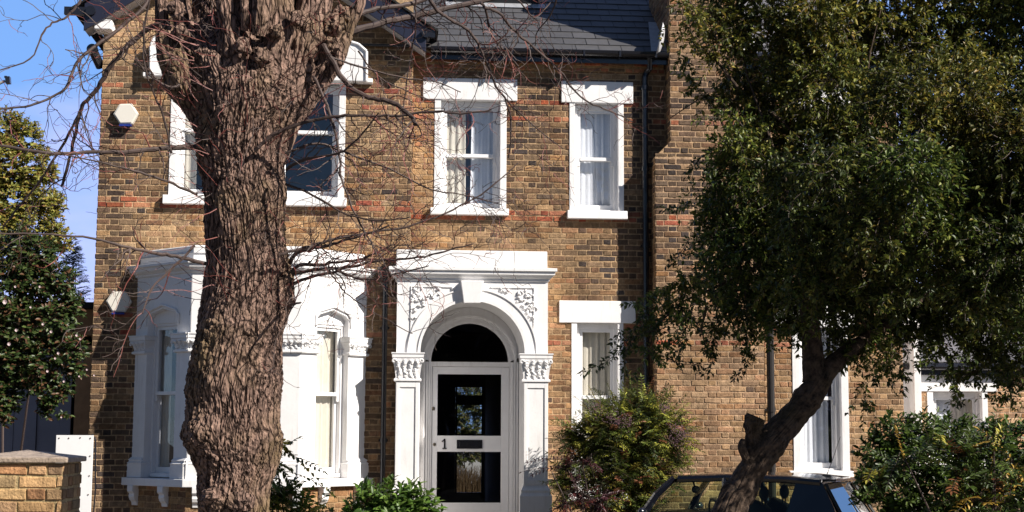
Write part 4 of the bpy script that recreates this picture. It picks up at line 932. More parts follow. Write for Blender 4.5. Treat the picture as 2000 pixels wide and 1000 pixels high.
# ================================================================ THE BIG POLLARDED LIME in front
YT = 9.0
ST = MPX(YT)
prof_l = [(1000, 388), (960, 387), (920, 384), (890, 376), (860, 362), (840, 364), (820, 368), (790, 366), (765, 360), (730, 366), (700, 374), (660, 381), (620, 388), (600, 393), (560, 399), (520, 401), (480, 401), (440, 398), (400, 398), (360, 393), (340, 388), (300, 384), (260, 384), (230, 381), (200, 377), (180, 373), (150, 362), (120, 354), (100, 366), (60, 376), (0, 380), (-140, 384)]
prof_r = [(1000, 528), (960, 530), (928, 538), (900, 545), (860, 550), (830, 547), (800, 547), (760, 552), (700, 555), (660, 556), (620, 561), (600, 566), (560, 572), (540, 573), (520, 570), (480, 564), (440, 559), (400, 556), (360, 555), (320, 557), (300, 560), (280, 565), (260, 572), (230, 588), (200, 595), (150, 602), (120, 612), (100, 615), (60, 610), (0, 606), (-140, 600)]
def ip(tab, y):
    t = sorted(tab); return float(np.interp(y, [a for a, b in t], [b for a, b in t]))
tree = empty('lime_tree', 'massive gnarled lime trunk with knobbly burls and bare reddish twigs standing before the house', 'tree', (P(460, 1000, YT).x, YT, 0))
zb_, zt0 = 0.0, P(480, -110, YT).z
ybase = 1000
NZ, NA = 900, 380
burls = [(427, 745, 24, 24, .035), (427, 738, 9, 9, -.02), (392, 850, 34, 46, .05), (440, 960, 60, 32, .03), (420, 985, 30, 22, .025), (530, 860, 24, 40, .03), (528, 735, 22, 20, .022), (400, 690, 30, 40, .03), (460, 640, 40, 24, .018), (545, 605, 22, 26, .02), (500, 460, 24, 18, -.018), (520, 560, 16, 24, -.014), (480, 440, 14, 18, -.02), (470, 520, 22, 12, -.016), (560, 250, 30, 40, .03), (470, 300, 36, 30, .018), (425, 130, 26, 26, .03), (500, 100, 24, 24, .03), (560, 380, 20, 24, .012), (440, 250, 24, 24, .014)]
bw = [(P(x, y, YT).x, P(x, y, YT).z, rx*ST, ry*ST, a) for x, y, rx, ry, a in burls]
zz = np.linspace(zb_, zt0, NZ); vs = []
zr1 = P(460, 520, YT).z; zr2, zr3 = P(400, 900, YT).z, P(400, 640, YT).z
for z in zz:
    lo_, hi = -200., 1400.
    # invert z -> picture row at the trunk
    y = 500+2960*math.tan(math.atan2(CAMZ-z, YT)+R(6.74)); y = min(y, 1000) if z < P(460, 1000, YT).z else y
    xl, xr = P(ip(prof_l, y), min(y, 1000), YT).x, P(ip(prof_r, y), min(y, 1000), YT).x
    c0 = (xl+xr)/2; r0 = (xr-xl)/2; fl_ = float(np.interp(y, [40, 190], [.36, .92])); yc_ = float(np.interp(y, [40, 190], [.15, 0]))
    tsh = (zt0-z)/.16
    if tsh < 1: r0 *= max(.55, math.sqrt(max(0, 1-(1-tsh)**2)))
    if z < P(460, 1000, YT).z: r0 *= 1+.35*((P(460, 1000, YT).z-z)/1.4)**2
    for k in range(NA):
        a = 2*math.pi*k/NA; ca, sa = math.cos(a), math.sin(a)
        x, yy = c0+ca*r0, -sa*r0*.92
        p = Vector((ca*r0*1.0, sa*r0, z))
        wv = noise.noise(Vector((p.x*2.2, p.y*2.2, z*1.5)))*.12
        # lumps
        d = .022*noise.noise(Vector((p.x*4+3, p.y*4, z*3.2)))
        for bx_, bz_, rx, rz, am in bw:
            if sa > 0 or abs(ca) > .75:
                q = ((x-bx_)/rx)**2+((z-bz_)/rz)**2
                if q < 5: d += am*math.exp(-q*1.1)*(.8 if sa > 0 else .4)
        # long furrows, twisted, broken into rough scales where the bark is burred
        rough = .5+.5*noise.noise(Vector((p.x*2.5+9, p.y*2.5, z*1.7)))
        rough = min(1, max(0, rough*2.4-.75+float(np.interp(z, [zr3-.1, zr3+.3], [-.25, .12]))+.55*float(np.interp(x, [c0-.16, c0-.02], [1, 0]))*float(np.interp(z, [zr2-.1, zr2, zr3, zr3+.2], [0, 1, 1, 0]))))
        ang = a+wv*2.8+.05*noise.noise(Vector((p.x*6, p.y*6, z*6)))+.12*math.sin(z*3)
        cr = noise.noise(Vector((math.cos(ang)*14, math.sin(ang)*14, z*2.6)))
        cr2 = noise.noise(Vector((math.cos(ang)*34, math.sin(ang)*34, z*5)))
        fur = (1-abs(cr)*3.0); fur2 = (1-abs(cr2)*2.6)
        fm = .55+.9*abs(noise.noise(Vector((p.x*3, p.y*3+7, z*2.4))))
        d -= (.0105*max(fur, 0)**1.5*(1-.6*rough)+.008*max(fur2, 0)*(1-.5*rough))*fm
        sc1 = noise.noise(Vector((p.x*30+wv*9, p.y*30, z*17+wv*9))); sc2 = noise.noise(Vector((p.x*74, p.y*74, z*42)))
        d += rough*(.010*sc1+.012*sc2+.006*noise.noise(Vector((p.x*110, p.y*110, z*100))))+.003*sc2
        vs.append((c0+ca*(r0+d-.004), YT+yc_-sa*(r0*fl_+d), z))
fs = [(i*NA+k, i*NA+(k+1) % NA, (i+1)*NA+(k+1) % NA, (i+1)*NA+k) for i in range(NZ-1) for k in range(NA)]
fs.append(tuple(range((NZ-1)*NA, NZ*NA)))
tm = MB(); tm.v = vs; tm.f = [list(f) for f in fs]; tm.c = [None]*len(fs); tm.mi = [0]*len(fs)
tm.build('trunk', M_bark, tree, smooth=False)
def gnarl(mb, pts, rad, nseg=40, na=40, amp=.1, sc_=9, seed=0, furrow=.05):
    """thick limb: smooth path through pts (world), radii in metres, bark relief on the surface"""
    P_ = [Vector(p) for p in pts]; m = len(P_); T = np.linspace(0, m-1, nseg); out_ = []; up = None
    def cat(t):
        i = min(int(t), m-2); f = t-i; p0, p1, p2, p3 = P_[max(i-1, 0)], P_[i], P_[i+1], P_[min(i+2, m-1)]
        return .5*((2*p1)+(p2-p0)*f+(2*p0-5*p1+4*p2-p3)*f*f+(3*p1-p0-3*p2+p3)*f**3)
    for t in T:
        c = cat(t); d = (cat(min(t+.05, m-1))-cat(max(t-.05, 0))).normalized(); r = float(np.interp(t, range(m), rad))
        if up is None: up = d.orthogonal()
        up = (up-d*up.dot(d)).normalized(); sd = d.cross(up)
        for k in range(na):
            a = 2*math.pi*k/na; n_ = up*math.cos(a)+sd*math.sin(a); p = c+n_*r
            q = noise.noise(p*sc_*.35+Vector((seed, 0, 0)))*amp*1.2+noise.noise(p*sc_)*amp*.6+noise.noise(p*sc_*3)*amp*.35
            fu = 1-abs(noise.noise(Vector((math.cos(a)*4+seed, math.sin(a)*4, t*.8))))*3
            out_.append(c+n_*r*(1+q-furrow*max(fu, 0)))
    fs = [(i*na+k, i*na+(k+1) % na, (i+1)*na+(k+1) % na, (i+1)*na+k) for i in range(nseg-1) for k in range(na)]
    fs += [tuple(range(na-1, -1, -1)), tuple(range((nseg-1)*na, nseg*na))]
    mb.add(out_, fs)
def TP(px, py, dy=0): return P(px, py, YT+dy)
lm = MB()
for i, (pts, rads) in enumerate([
    ([(430, 300, .05), (366, 165, .0), (335, 105, -.05), (319, 50, -.06), (315, 0, -.05), (317, -90, 0)], [18, 40, 27, 15, 12, 12]),
    ([(440, 270, .05), (380, 125, .08), (364, 60, .14), (356, 0, .16), (354, -100, .16)], [20, 36, 24, 17, 16]),
    ([(430, 240, .08), (412, 120, .14), (402, 20, .2), (398, -120, .22)], [50, 38, 30, 28]),
    ([(475, 280, -.02), (462, 120, -.12), (450, 50, -.15), (440, -10, -.15), (430, -110, -.1)], [26, 38, 23, 20, 20]),
    ([(515, 270, -.02), (533, 120, -.10), (545, 40, -.08), (548, -110, -.05)], [30, 40, 32, 30]),
    ([(530, 330, 0), (582, 150, -.02), (604, 70, -.02), (614, 0, 0), (622, -120, 0)], [20, 46, 42, 36, 32]),
    ([(480, 240, .18), (490, 80, .30), (490, -120, .36)], [80, 80, 74]),
    ([(505, 70, -.24), (509, 30, -.26), (513, -20, -.24), (520, -90, -.2)], [13, 17, 19, 20]),
    ([(477, 60, -.22), (481, 30, -.24), (480, -10, -.22), (478, -80, -.2)], [7, 11, 13, 14]),
    ([(575, 240, -.03), (634, 140, -.05), (660, 95, -.06), (678, 66, -.06)], [12, 26, 22, 14]),
    ([(676, 70, -.06), (690, 38, -.08), (703, 6, -.08), (712, -70, -.08)], [13, 12, 12, 11])]):
    lm = MB(); gnarl(lm, [TP(*p) for p in pts], [r*ST for r in rads], 90, 80, .16, 13, seed=i*3.1, furrow=.10); lm.build('limb', M_bark, tree)
lm = MB()
for x, y, r, dy in ((655, 52, 22, -.1), (668, 28, 18, -.08), (648, 92, 20, -.12), (662, 118, 14, -.14), (473, 92, 17, -.26), (512, 112, 20, -.24), (540, 62, 15, -.24), (352, 62, 16, -.14), (344, 20, 18, -.12), (582, 36, 16, -.2), (428, 742, 13, -.235), (470, 985, 26, -.19), (418, 972, 22, -.19), (436, 215, 12, -.26), (585, 38, 14, -.22)):
    lm = MB(); lm_c = TP(x, y, dy); rr = r*ST; vs = []; m_ = 14; n_ = 20
    for i in range(m_+1):
        for k in range(n_):
            t, a = math.pi*i/m_, 2*math.pi*k/n_; u = Vector((math.sin(t)*math.cos(a), math.sin(t)*math.sin(a)*.8, math.cos(t)))
            p = lm_c+u*rr; vs.append(lm_c+u*rr*(1+.45*noise.noise(p*26)+.25*noise.noise(p*60)))
    lm.add(vs, [(i*n_+k, (i+1)*n_+k, (i+1)*n_+(k+1) % n_, i*n_+(k+1) % n_) for i in range(m_) for k in range(n_)]); lm.build('burl', M_bark, tree)

# ---- branches and twigs ------------------------------------------------
brs = MB(); tws = MB(); rtw = MB(); rdt = random.Random(21)
main = [
 ([(312, 48), (290, 56), (250, 90), (215, 130), (192, 170), (170, 196), (155, 220), (146, 270), (133, 320), (120, 365)], 5.5, 2.5, -.15, .3),
 ([(165, 200), (148, 235), (118, 290), (80, 350), (40, 400), (5, 445)], 3.0, 1.5, .1, .3),
 ([(390, 288), (345, 288), (300, 292), (240, 297), (170, 297), (100, 300), (0, 284), (-60, 275)], 5.5, 2, -.1, -.5),
 ([(300, -20), (280, 15), (240, 50), (198, 82), (165, 107), (145, 132), (128, 172), (90, 195), (50, 208), (0, 212)], 4, 1.8, -.1, -.4),
 ([(162, -10), (150, 12), (125, 37), (95, 50), (78, 75), (60, 115), (0, 137)], 2.6, 1.2, -.2, -.3),
 ([(402, 515), (354, 503), (315, 496), (276, 489), (235, 480), (180, 465), (100, 458), (0, 456)], 4, 1.3, -.1, -.6),
 ([(385, 380), (350, 365), (300, 345), (250, 330), (200, 318), (120, 300)], 3, 1.2, -.15, -.3),
 ([(350, 165), (330, 170), (300, 150), (285, 110), (282, 60), (292, 0)], 3, 1.6, -.2, -.2),
 ([(335, 300), (318, 222), (300, 180), (283, 130), (280, 40)], 2.4, 1.5, -.25, -.3),
 ([(380, 480), (330, 530), (298, 562), (278, 612)], 2.6, 1.2, -.2, -.4),
 ([(676, 64), (722, 52), (761, 40), (800, 34), (850, 22), (900, 10), (970, -6), (1040, -30)], 7, 5, -.05, .5),
 ([(692, 34), (706, 26), (735, 17), (775, 12), (805, 6), (850, -8)], 5.5, 4, -.1, .3),
 ([(632, 88), (652, 122), (665, 146), (690, 175), (720, 190), (760, 198), (790, 215), (806, 232), (811, 243)], 5.5, 3.6, -.18, -.3),
 ([(498, 295), (530, 265), (575, 245), (625, 232), (675, 226), (725, 227), (780, 225), (850, 218), (900, 222), (960, 214)], 4, 1.5, -.28, -.2),
 ([(836, -10), (848, 13), (865, 29), (888, 43), (915, 58), (933, 86), (951, 122), (969, 169), (986, 192), (998, 232), (997, 279), (993, 308)], 3.8, 1.4, 0, .4),
 ([(986, 192), (1017, 223), (1060, 260), (1100, 290)], 1.8, .9, .2, .3),
 ([(938, 5), (948, 16), (953, 41), (962, 70), (978, 92), (996, 113), (1012, 129)], 3.0, 1.8, .1, .3),
 ([(945, 14), (973, 25), (996, 50), (1019, 72), (1046, 95), (1079, 126), (1100, 146), (1120, 175), (1150, 200), (1190, 216), (1236, 238)], 3.3, 1.3, .1, .6),
 ([(545, 498), (590, 486), (625, 475), (670, 464), (715, 455), (780, 445), (850, 425), (915, 395), (965, 360), (1012, 318)], 3.2, 1.0, -.3, .2),
 ([(566, 514), (579, 494), (613, 485), (644, 479), (675, 469), (709, 460), (760, 440)], 4.2, 1.5, -.1, -.3),
 ([(568, 532), (587, 518), (626, 517), (665, 511), (701, 507), (732, 495), (765, 478)], 3.6, 1.4, -.1, -.2),
 ([(568, 536), (618, 526), (665, 524), (709, 516), (740, 509), (780, 507), (830, 500), (880, 488), (925, 476)], 3.8, 1.1, -.05, -.2),
 ([(570, 554), (613, 540), (649, 533), (660, 530), (686, 540), (709, 546), (743, 543), (774, 535), (838, 519)], 3.4, 1.1, -.1, -.35),
 ([(640, 515), (649, 538), (665, 559), (676, 572), (706, 595), (743, 618), (806, 652)], 1.7, .8, -.2, -.3),
 ([(560, 600), (570, 595), (588, 591)], 3.5, 1.5, -.15, -.3),
 ([(612, 150), (625, 175), (650, 240), (663, 300), (665, 340), (680, 385), (697, 425), (720, 465), (735, 498)], 3, 1.4, -.25, -.3),
 ([(812, -10), (811, 25), (811, 62), (802, 110), (792, 180), (786, 250), (796, 300)], 2, 1.1, .1, .2),
 ([(560, 330), (600, 310), (660, 300), (700, 270), (740, 220)], 3, 1.3, -.25, -.4),
 ([(556, 300), (620, 280), (680, 300), (760, 330), (840, 370), (900, 380), (980, 400)], 2.6, 1.0, -.25, .2),
 ([(560, 360), (610, 380), (680, 420), (740, 430), (800, 425)], 2.6, 1.1, -.25, -.4),
 ([(640, 110), (700, 130), (780, 150), (850, 160), (900, 180)], 2.2, 1, -.2, .1),
 ([(700, 100), (740, 150), (800, 180), (850, 200)], 1.8, .9, -.1, .2),
 ([(1000, -10), (1030, 20), (1045, 35), (1075, 5)], 2, 1.2, .2, .3), ([(1090, -10), (1075, 30), (1050, 60), (1045, 90)], 1.8, 1, .2, .4),
]
def wander(p0, d, length, r0, r1, n, rd, droop=-.1, wig=.35):
    pts = [p0]; d = d.normalized(); st = length/n
    for i in range(n):
        d = (d+Vector((rd.gauss(0, wig), rd.gauss(0, wig), rd.gauss(0, wig)+droop))*.5).normalized()
        pts.append(pts[-1]+d*st)
    return pts, [r0+(r1-r0)*i/n for i in range(n+1)]
cnt = 0
def spawn(pts, rads, lvl, rd, dens, lmax):
    global cnt
    tot = sum((b-a).length for a, b in zip(pts, pts[1:]))
    if tot <= 0: return
    n = max(1, int(tot*dens)); 
    for _ in range(n):
        t = rd.uniform(.12, 1)*(len(pts)-1); i = min(int(t), len(pts)-2); f = t-i
        p = pts[i].lerp(pts[i+1], f); d = (pts[i+1]-pts[i]).normalized(); r = rads[i]*.55
        side = d.cross(Vector((0, rd.uniform(.5, 1)*rd.choice((-1, 1)), rd.uniform(-.4, .4)))).normalized()
        nd = (d*rd.uniform(.5, 1.2)+side*rd.choice((-1, 1))*rd.uniform(.5, 1.1)+Vector((0, rd.uniform(-.5, .3), 0))).normalized()
        ln = rd.uniform(.3, 1)*lmax*(1-.4*f)
        q, rr = wander(p, nd, ln, max(min(r, .0052 if lvl == 1 else .0034), .0022 if lvl < 3 else .0017), .0011, 11 if lvl == 1 else 7, rd, droop=rd.choice((-.16, .05)), wig=.48)
        (rtw if rd.random() < .33 else tws).tube(q, rr, 3, cap=False); cnt += 1
        if lvl < 3: spawn(q, rr, lvl+1, rd, dens*.8, lmax*.5)
for pts, r0, r1, dy0, dy1 in main:
    n = len(pts); w = [P(x, y, YT+dy0+(dy1)*i/(n-1)) for i, (x, y) in enumerate(pts)]
    # smooth + slight kinks
    ww = []
    for i in range(n-1):
        p0, p1, p2, p3 = w[max(i-1, 0)], w[i], w[i+1], w[min(i+2, n-1)]
        for f in (0, .25, .5, .75): ww.append(.5*((2*p1)+(p2-p0)*f+(2*p0-5*p1+4*p2-p3)*f*f+(3*p1-p0-3*p2+p3)*f**3)+Vector([rdt.gauss(0, .0022) for _ in range(3)]))
    ww.append(w[-1]); rr = [(r0+(r1-r0)*i/(len(ww)-1))*ST*rdt.uniform(.9, 1.15) for i in range(len(ww))]
    (brs if r0 > 2.2 else tws).tube(ww, rr, 8 if r0 > 2.9 else 5)
    spawn(ww[2:], rr[2:], 1, rdt, 11 if pts[-1][0] < 420 else 13.5, .62)
# epicormic shoots springing straight from the trunk
for _ in range(170):
    y = rdt.choice([rdt.uniform(60, 330), rdt.uniform(60, 330), rdt.uniform(330, 600)]); a = rdt.uniform(-.2, 3.4)
    xl, xr = ip(prof_l, y), ip(prof_r, y); c0, r0 = (P(xl, y, YT).x+P(xr, y, YT).x)/2, (P(xr, y, YT).x-P(xl, y, YT).x)/2
    p = Vector((c0+math.cos(a)*r0*.96, YT-math.sin(a)*r0*.88, P(470, y, YT).z)); d = Vector((math.cos(a), -math.sin(a)*.6, rdt.uniform(-.3, .7)))
    q, rr = wander(p, d, rdt.uniform(.12, .5), .0028, .001, 6, rdt, .02, .35); (rtw if rdt.random() < .7 else tws).tube(q, rr, 3, cap=False)
    if rdt.random() < .6: spawn(q, rr, 2, rdt, 6, .22)
brs.build('branches', M_twig, tree); tws.build('twigs', M_twig, tree); rtw.build('red_shoots', M_redtwig, tree)

# ================================================================ EVERGREEN TREE, right
YV = 11.0; SV = MPX(YV)
ev = empty('evergreen_tree', 'dense dark evergreen tree with small leaves and leaning trunk in front of the parked car', 'tree', (P(1470, 1000, YV).x, YV, 0))
tb = MB(); EP = lambda x, y, dy=0: P(x, y, YV+dy)
b0 = EP(1478, 1000); 
b0 = EP(1426, 1000)
gnarl(tb, [Vector((b0.x-.22, YV, -.05)), Vector((b0.x-.14, YV, .6)), EP(1426, 1000), EP(1449, 957), EP(1468, 917), EP(1492, 880), EP(1518, 850, .03), EP(1552, 811, .08), EP(1577, 780, .1), EP(1600, 745, .1), EP(1616, 715, .12)], [x*SV for x in (50, 42, 36, 30, 28, 35, 30, 27, 28, 24, 16)], 160, 72, .20, 9, 2, .08)
gnarl(tb, [EP(1486, 905, -.01), EP(1477, 870, -.02), EP(1471, 846, -.03), EP(1472, 828, -.04), EP(1474, 817, -.04), EP(1475, 814, -.04)], [x*SV for x in (24, 22, 17, 19, 21, 15)], 60, 64, .26, 24, 5, .12)
gnarl(tb, [EP(1590, 745, .1), EP(1588, 700, .12), EP(1584, 640, .16), EP(1574, 560, .2), EP(1560, 470, .2), EP(1545, 380, .3)], [x*SV for x in (26, 21, 20, 18, 12, 8)], 60, 40, .1, 9, 7)
gnarl(tb, [EP(1600, 740, .1), EP(1640, 700, .2), EP(1700, 655, .5), EP(1790, 600, .9), EP(1900, 560, 1.2)], [x*SV for x in (24, 18, 13, 10, 8)], 50, 32, .1, 9, 8)
gnarl(tb, [EP(1462, 905, -.05), EP(1449, 875, -.07), EP(1452, 858, -.06)], [x*SV for x in (10, 9, 4)], 16, 28, .25, 20, 9)
tb.build('trunk', M_bark2, ev)
blobs = []
def BL(s, Y=YV+.6):
    for t in s: blobs.append((P(t[0], t[1], Y+(t[3] if len(t) > 3 else rdt.uniform(-.35, .35))), t[2]*MPX(Y)))
BL([(1345, 20, 32), (1395, 45, 42), (1440, 10, 50), (1395, 105, 24), (1430, 90, 34), (1370, 70, 14), (1350, 160, 16), (1340, 120, 10), (1375, 190, 16), (1415, 200, 30)])
BL([(1500, 60, 70), (1580, 30, 80), (1560, 130, 70), (1660, 55, 80), (1740, 40, 80), (1830, 60, 85), (1920, 50, 85), (2000, 60, 90),
    (1440, 160, 42), (1510, 190, 75), (1620, 180, 90), (1720, 165, 60), (1860, 160, 85), (1960, 170, 90),
    (1440, 270, 50), (1430, 340, 50), (1500, 290, 80), (1600, 290, 90), (1690, 290, 70), (1750, 350, 60), (1860, 280, 80), (1960, 300, 95),
    (1400, 400, 42), (1460, 400, 75), (1560, 410, 95), (1670, 410, 95), (1790, 430, 95), (1900, 420, 95), (1990, 420, 90),
    (1400, 470, 48), (1450, 500, 70), (1560, 520, 95), (1680, 520, 95), (1800, 540, 90), (1920, 540, 100), (2000, 560, 80),
    (1400, 560, 45), (1450, 590, 50), (1530, 590, 55), (1640, 590, 55), (1740, 590, 65), (1850, 620, 60), (1950, 640, 70), (1700, 650, 40), (1770, 640, 40), (1640, 650, 26), (1560, 640, 30)])
BL([(1340, 560, 34), (1300, 585, 26), (1320, 620, 26), (1270, 640, 26), (1275, 690, 22), (1250, 600, 12), (1350, 620, 22), (1395, 640, 18), (1330, 680, 8), (1390, 690, 10), (1460, 650, 16), (1470, 700, 12), (1500, 640, 22),
    (1680, 690, 26), (1740, 690, 22), (1720, 720, 20), (1760, 730, 15), (1830, 690, 26), (1860, 730, 26), (1870, 770, 10), (1930, 700, 38), (1970, 740, 26), (1960, 780, 9), (1690, 760, 14), (1655, 700, 14), (1900, 730, 18), (1690, 790, 9), (2010, 690, 40)], YV+.4)
BL([(1700, 430, 70), (1780, 330, 80), (1830, 470, 80), (1900, 380, 90), (1960, 500, 90), (1980, 300, 100), (2060, 420, 110), (2080, 220, 120), (1900, 200, 80), (1760, 180, 70), (1790, 220, 55), (1620, 330, 60), (1660, 500, 60), (2050, 580, 90), (1900, 560, 60), (1740, 570, 45)], YV-.75)
BL([(1576, 580, 30), (1570, 530, 36), (1565, 480, 40), (1555, 430, 42), (1545, 390, 40), (1520, 330, 40), (1590, 560, 36), (1530, 540, 36), (1590, 610, 24)], YV-.25)
# crown beyond the picture: above, to the right and towards the street
far = []
for t in [(1500, -90, 110), (1650, -120, 130), (1820, -120, 140), (2000, -100, 150), (2120, 80, 140), (2130, 280, 140), (2120, 470, 140), (2110, 650, 120), (2250, 150, 150), (2260, 400, 150), (1750, -300, 160), (2000, -320, 180), (2200, -180, 180)]:
    far.append((P(t[0], t[1], YV+.6+rdt.uniform(-.5, .5)), t[2]*SV))
def crown(name, blobs, density, lf, lw, colr, parent, material, stem_m, tw=.30, seed=3, drop=.35, per=26, tr=.0022, outward=.9):
    g = np.random.default_rng(seed); rd = random.Random(seed); pos = []; ax = []; nr = []; ls = []; tn = []; st = MB()
    for c, r in blobs:
        bt = (g.uniform(.62, 1.35), g.uniform(.85, 1.1))
        n = max(3, int(density*(r**2.2)))
        for _ in range(n):
            u = Vector(g.normal(size=3)).normalized(); rad = r*g.uniform(.15, 1)**.5
            p = c+Vector((u.x*rad, u.y*rad*.95, u.z*rad)); d = (u*outward+Vector((g.normal()*.4, g.normal()*.4, g.normal()*.4-drop))).normalized()
            q, rr = wander(p-d*tw*.3, d, tw*g.uniform(.5, 1.2), tr, tr*.4, 5, rd, -.12, .28)
            st.tube(q, rr, 3, cap=False)
            k = max(4, int(per*g.uniform(.6, 1.3))); t = g.uniform(.1, 1, k)*(len(q)-1.001)
            for tt in t:
                i = int(tt); dd = (q[i+1]-q[i]).normalized(); pp = q[i].lerp(q[i+1], tt-i)
                o = Vector(g.normal(size=3)); o = (o-dd*o.dot(dd)).normalized()
                a = (dd*.6+o*.9).normalized(); pos.append(pp); tn.append(bt); ax.append(a); nr.append(Vector((g.normal()*.6, g.normal()*.6-.2, 1))); ls.append(g.uniform(.5, 1.4))
    pos, ax, nr, ls = np.array(pos), np.array(ax), np.array(nr), np.array(ls); N = len(pos)
    o = leaf_mesh(name, pos, ax, nr, lf*ls, lw*ls*g.uniform(.8, 1.2, N), colr(N, pos, g)*np.array([(b_*h_, b_, b_*.9) for b_, h_ in tn]), material, parent)
    so_ = st.build('twigs', stem_m, parent); return N
def evcol(N, pos, g):
    c = pal([(.05, .072, .016), (.075, .10, .02), (.12, .145, .03), (.035, .054, .014), (.17, .175, .036)], N, .3, g)
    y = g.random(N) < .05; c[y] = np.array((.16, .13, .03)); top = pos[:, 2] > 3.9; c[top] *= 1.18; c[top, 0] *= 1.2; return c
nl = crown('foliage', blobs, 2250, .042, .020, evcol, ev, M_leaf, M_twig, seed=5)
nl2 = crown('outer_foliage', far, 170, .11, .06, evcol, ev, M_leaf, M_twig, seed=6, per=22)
print('evergreen leaves', nl, nl2)
lb = MB()
for pts in [[(1560, 470), (1500, 380), (1440, 300), (1400, 220), (1370, 190), (1310, 230)], [(1545, 380), (1500, 260), (1460, 150), (1440, 60)], [(1440, 170), (1400, 120), (1355, 85), (1345, 40), (1350, 0)], [(1700, 650), (1640, 560), (1590, 480)], [(1560, 470), (1480, 520), (1400, 560), (1330, 590), (1280, 640), (1265, 690)], [(1790, 600), (1860, 500), (1950, 380), (2000, 200)], [(1600, 420), (1680, 250), (1700, 100), (1720, 20)], [(1502, 215), (1530, 240), (1552, 262), (1580, 285)], [(1380, 600), (1370, 640), (1378, 680)]]:
    w = [P(x, y, YV+.3+i*.05) for i, (x, y) in enumerate(pts)]; lb.tube(w, [.013-.009*i/(len(w)-1) for i in range(len(w))], 7)
lb.build('branches', M_bark2, ev)
# two leafy trailing sprays reaching over the lower window
sp_b = []
def spray_line(pts, Y, per_m, lf, lw, parent, cols, name, material, r=.003, seed=1, stem=None):
    g = np.random.default_rng(seed); w = [P(x, y, Y) for x, y in pts]; st = MB(); st.tube(w, [r*(1-.6*i/(len(w)-1)) for i in range(len(w))], 5)
    pos, ax, nr = [], [], []
    for a, b in zip(w, w[1:]):
        for _ in range(max(1, int((b-a).length*per_m))):
            p = a.lerp(b, g.random()); o = Vector(g.normal(size=3)).normalized(); pos.append(p+o*g.uniform(0, .02)); ax.append((b-a).normalized()*.5+o); nr.append(Vector((g.normal(), g.normal(), 1)))
    N = len(pos); s = g.uniform(.6, 1.2, N); leaf_mesh(name, np.array(pos), np.array(ax), np.array(nr), lf*s, lw*s, pal(cols, N, .3, g), material, parent); st.build('twigs', stem or M_twig, parent)
dk = [(.03, .045, .015), (.045, .06, .02)]
for i, pts in enumerate([[(1300, 640), (1260, 650), (1225, 665), (1205, 690), (1180, 710), (1150, 722), (1135, 730)], [(1270, 600), (1240, 640), (1222, 690), (1218, 740)], [(1225, 665), (1212, 650), (1195, 670)], [(1395, 560), (1400, 620), (1396, 690), (1385, 730), (1360, 725)], [(1455, 560), (1460, 640), (1455, 720), (1430, 742)], [(1330, 560), (1335, 640), (1337, 678)], [(1300, 700), (1340, 712), (1372, 712)], [(1345, 470), (1325, 500), (1300, 520)], [(1345, 395), (1320, 410), (1290, 405)], [(1400, 290), (1365, 310), (1340, 345)], [(1640, 640), (1650, 700), (1640, 720)], [(1850, 720), (1865, 770), (1880, 790)], [(1990, 700), (1975, 760), (1960, 785)]]):
    spray_line(pts, YV+.35, 210, .042, .02, ev, dk, 'foliage', M_leaf, seed=40+i)
# blue plastic bag caught in the crown
m = MB(); c = P(1790, 248, YV+.45); vs = []; n_ = 26
for i in range(n_+1):
    for k in range(n_):
        t, a = math.pi*i/n_, 2*math.pi*k/n_; u = Vector((math.sin(t)*math.cos(a)*.75, math.sin(t)*math.sin(a)*.6, math.cos(t)*1.25)); vs.append(c+u*.075*(1+.7*noise.noise(u*3)+.45*noise.noise(u*7)))
m.add(vs, [(i*n_+k, (i+1)*n_+k, (i+1)*n_+(k+1) % n_, i*n_+(k+1) % n_) for i in range(n_) for k in range(n_)])
tag(m.build('plastic_bag', mat('blue_polythene', (.02, .12, .55), .25, trans=.4)), 'crumpled blue plastic bag caught high in the evergreen tree', 'plastic bag')

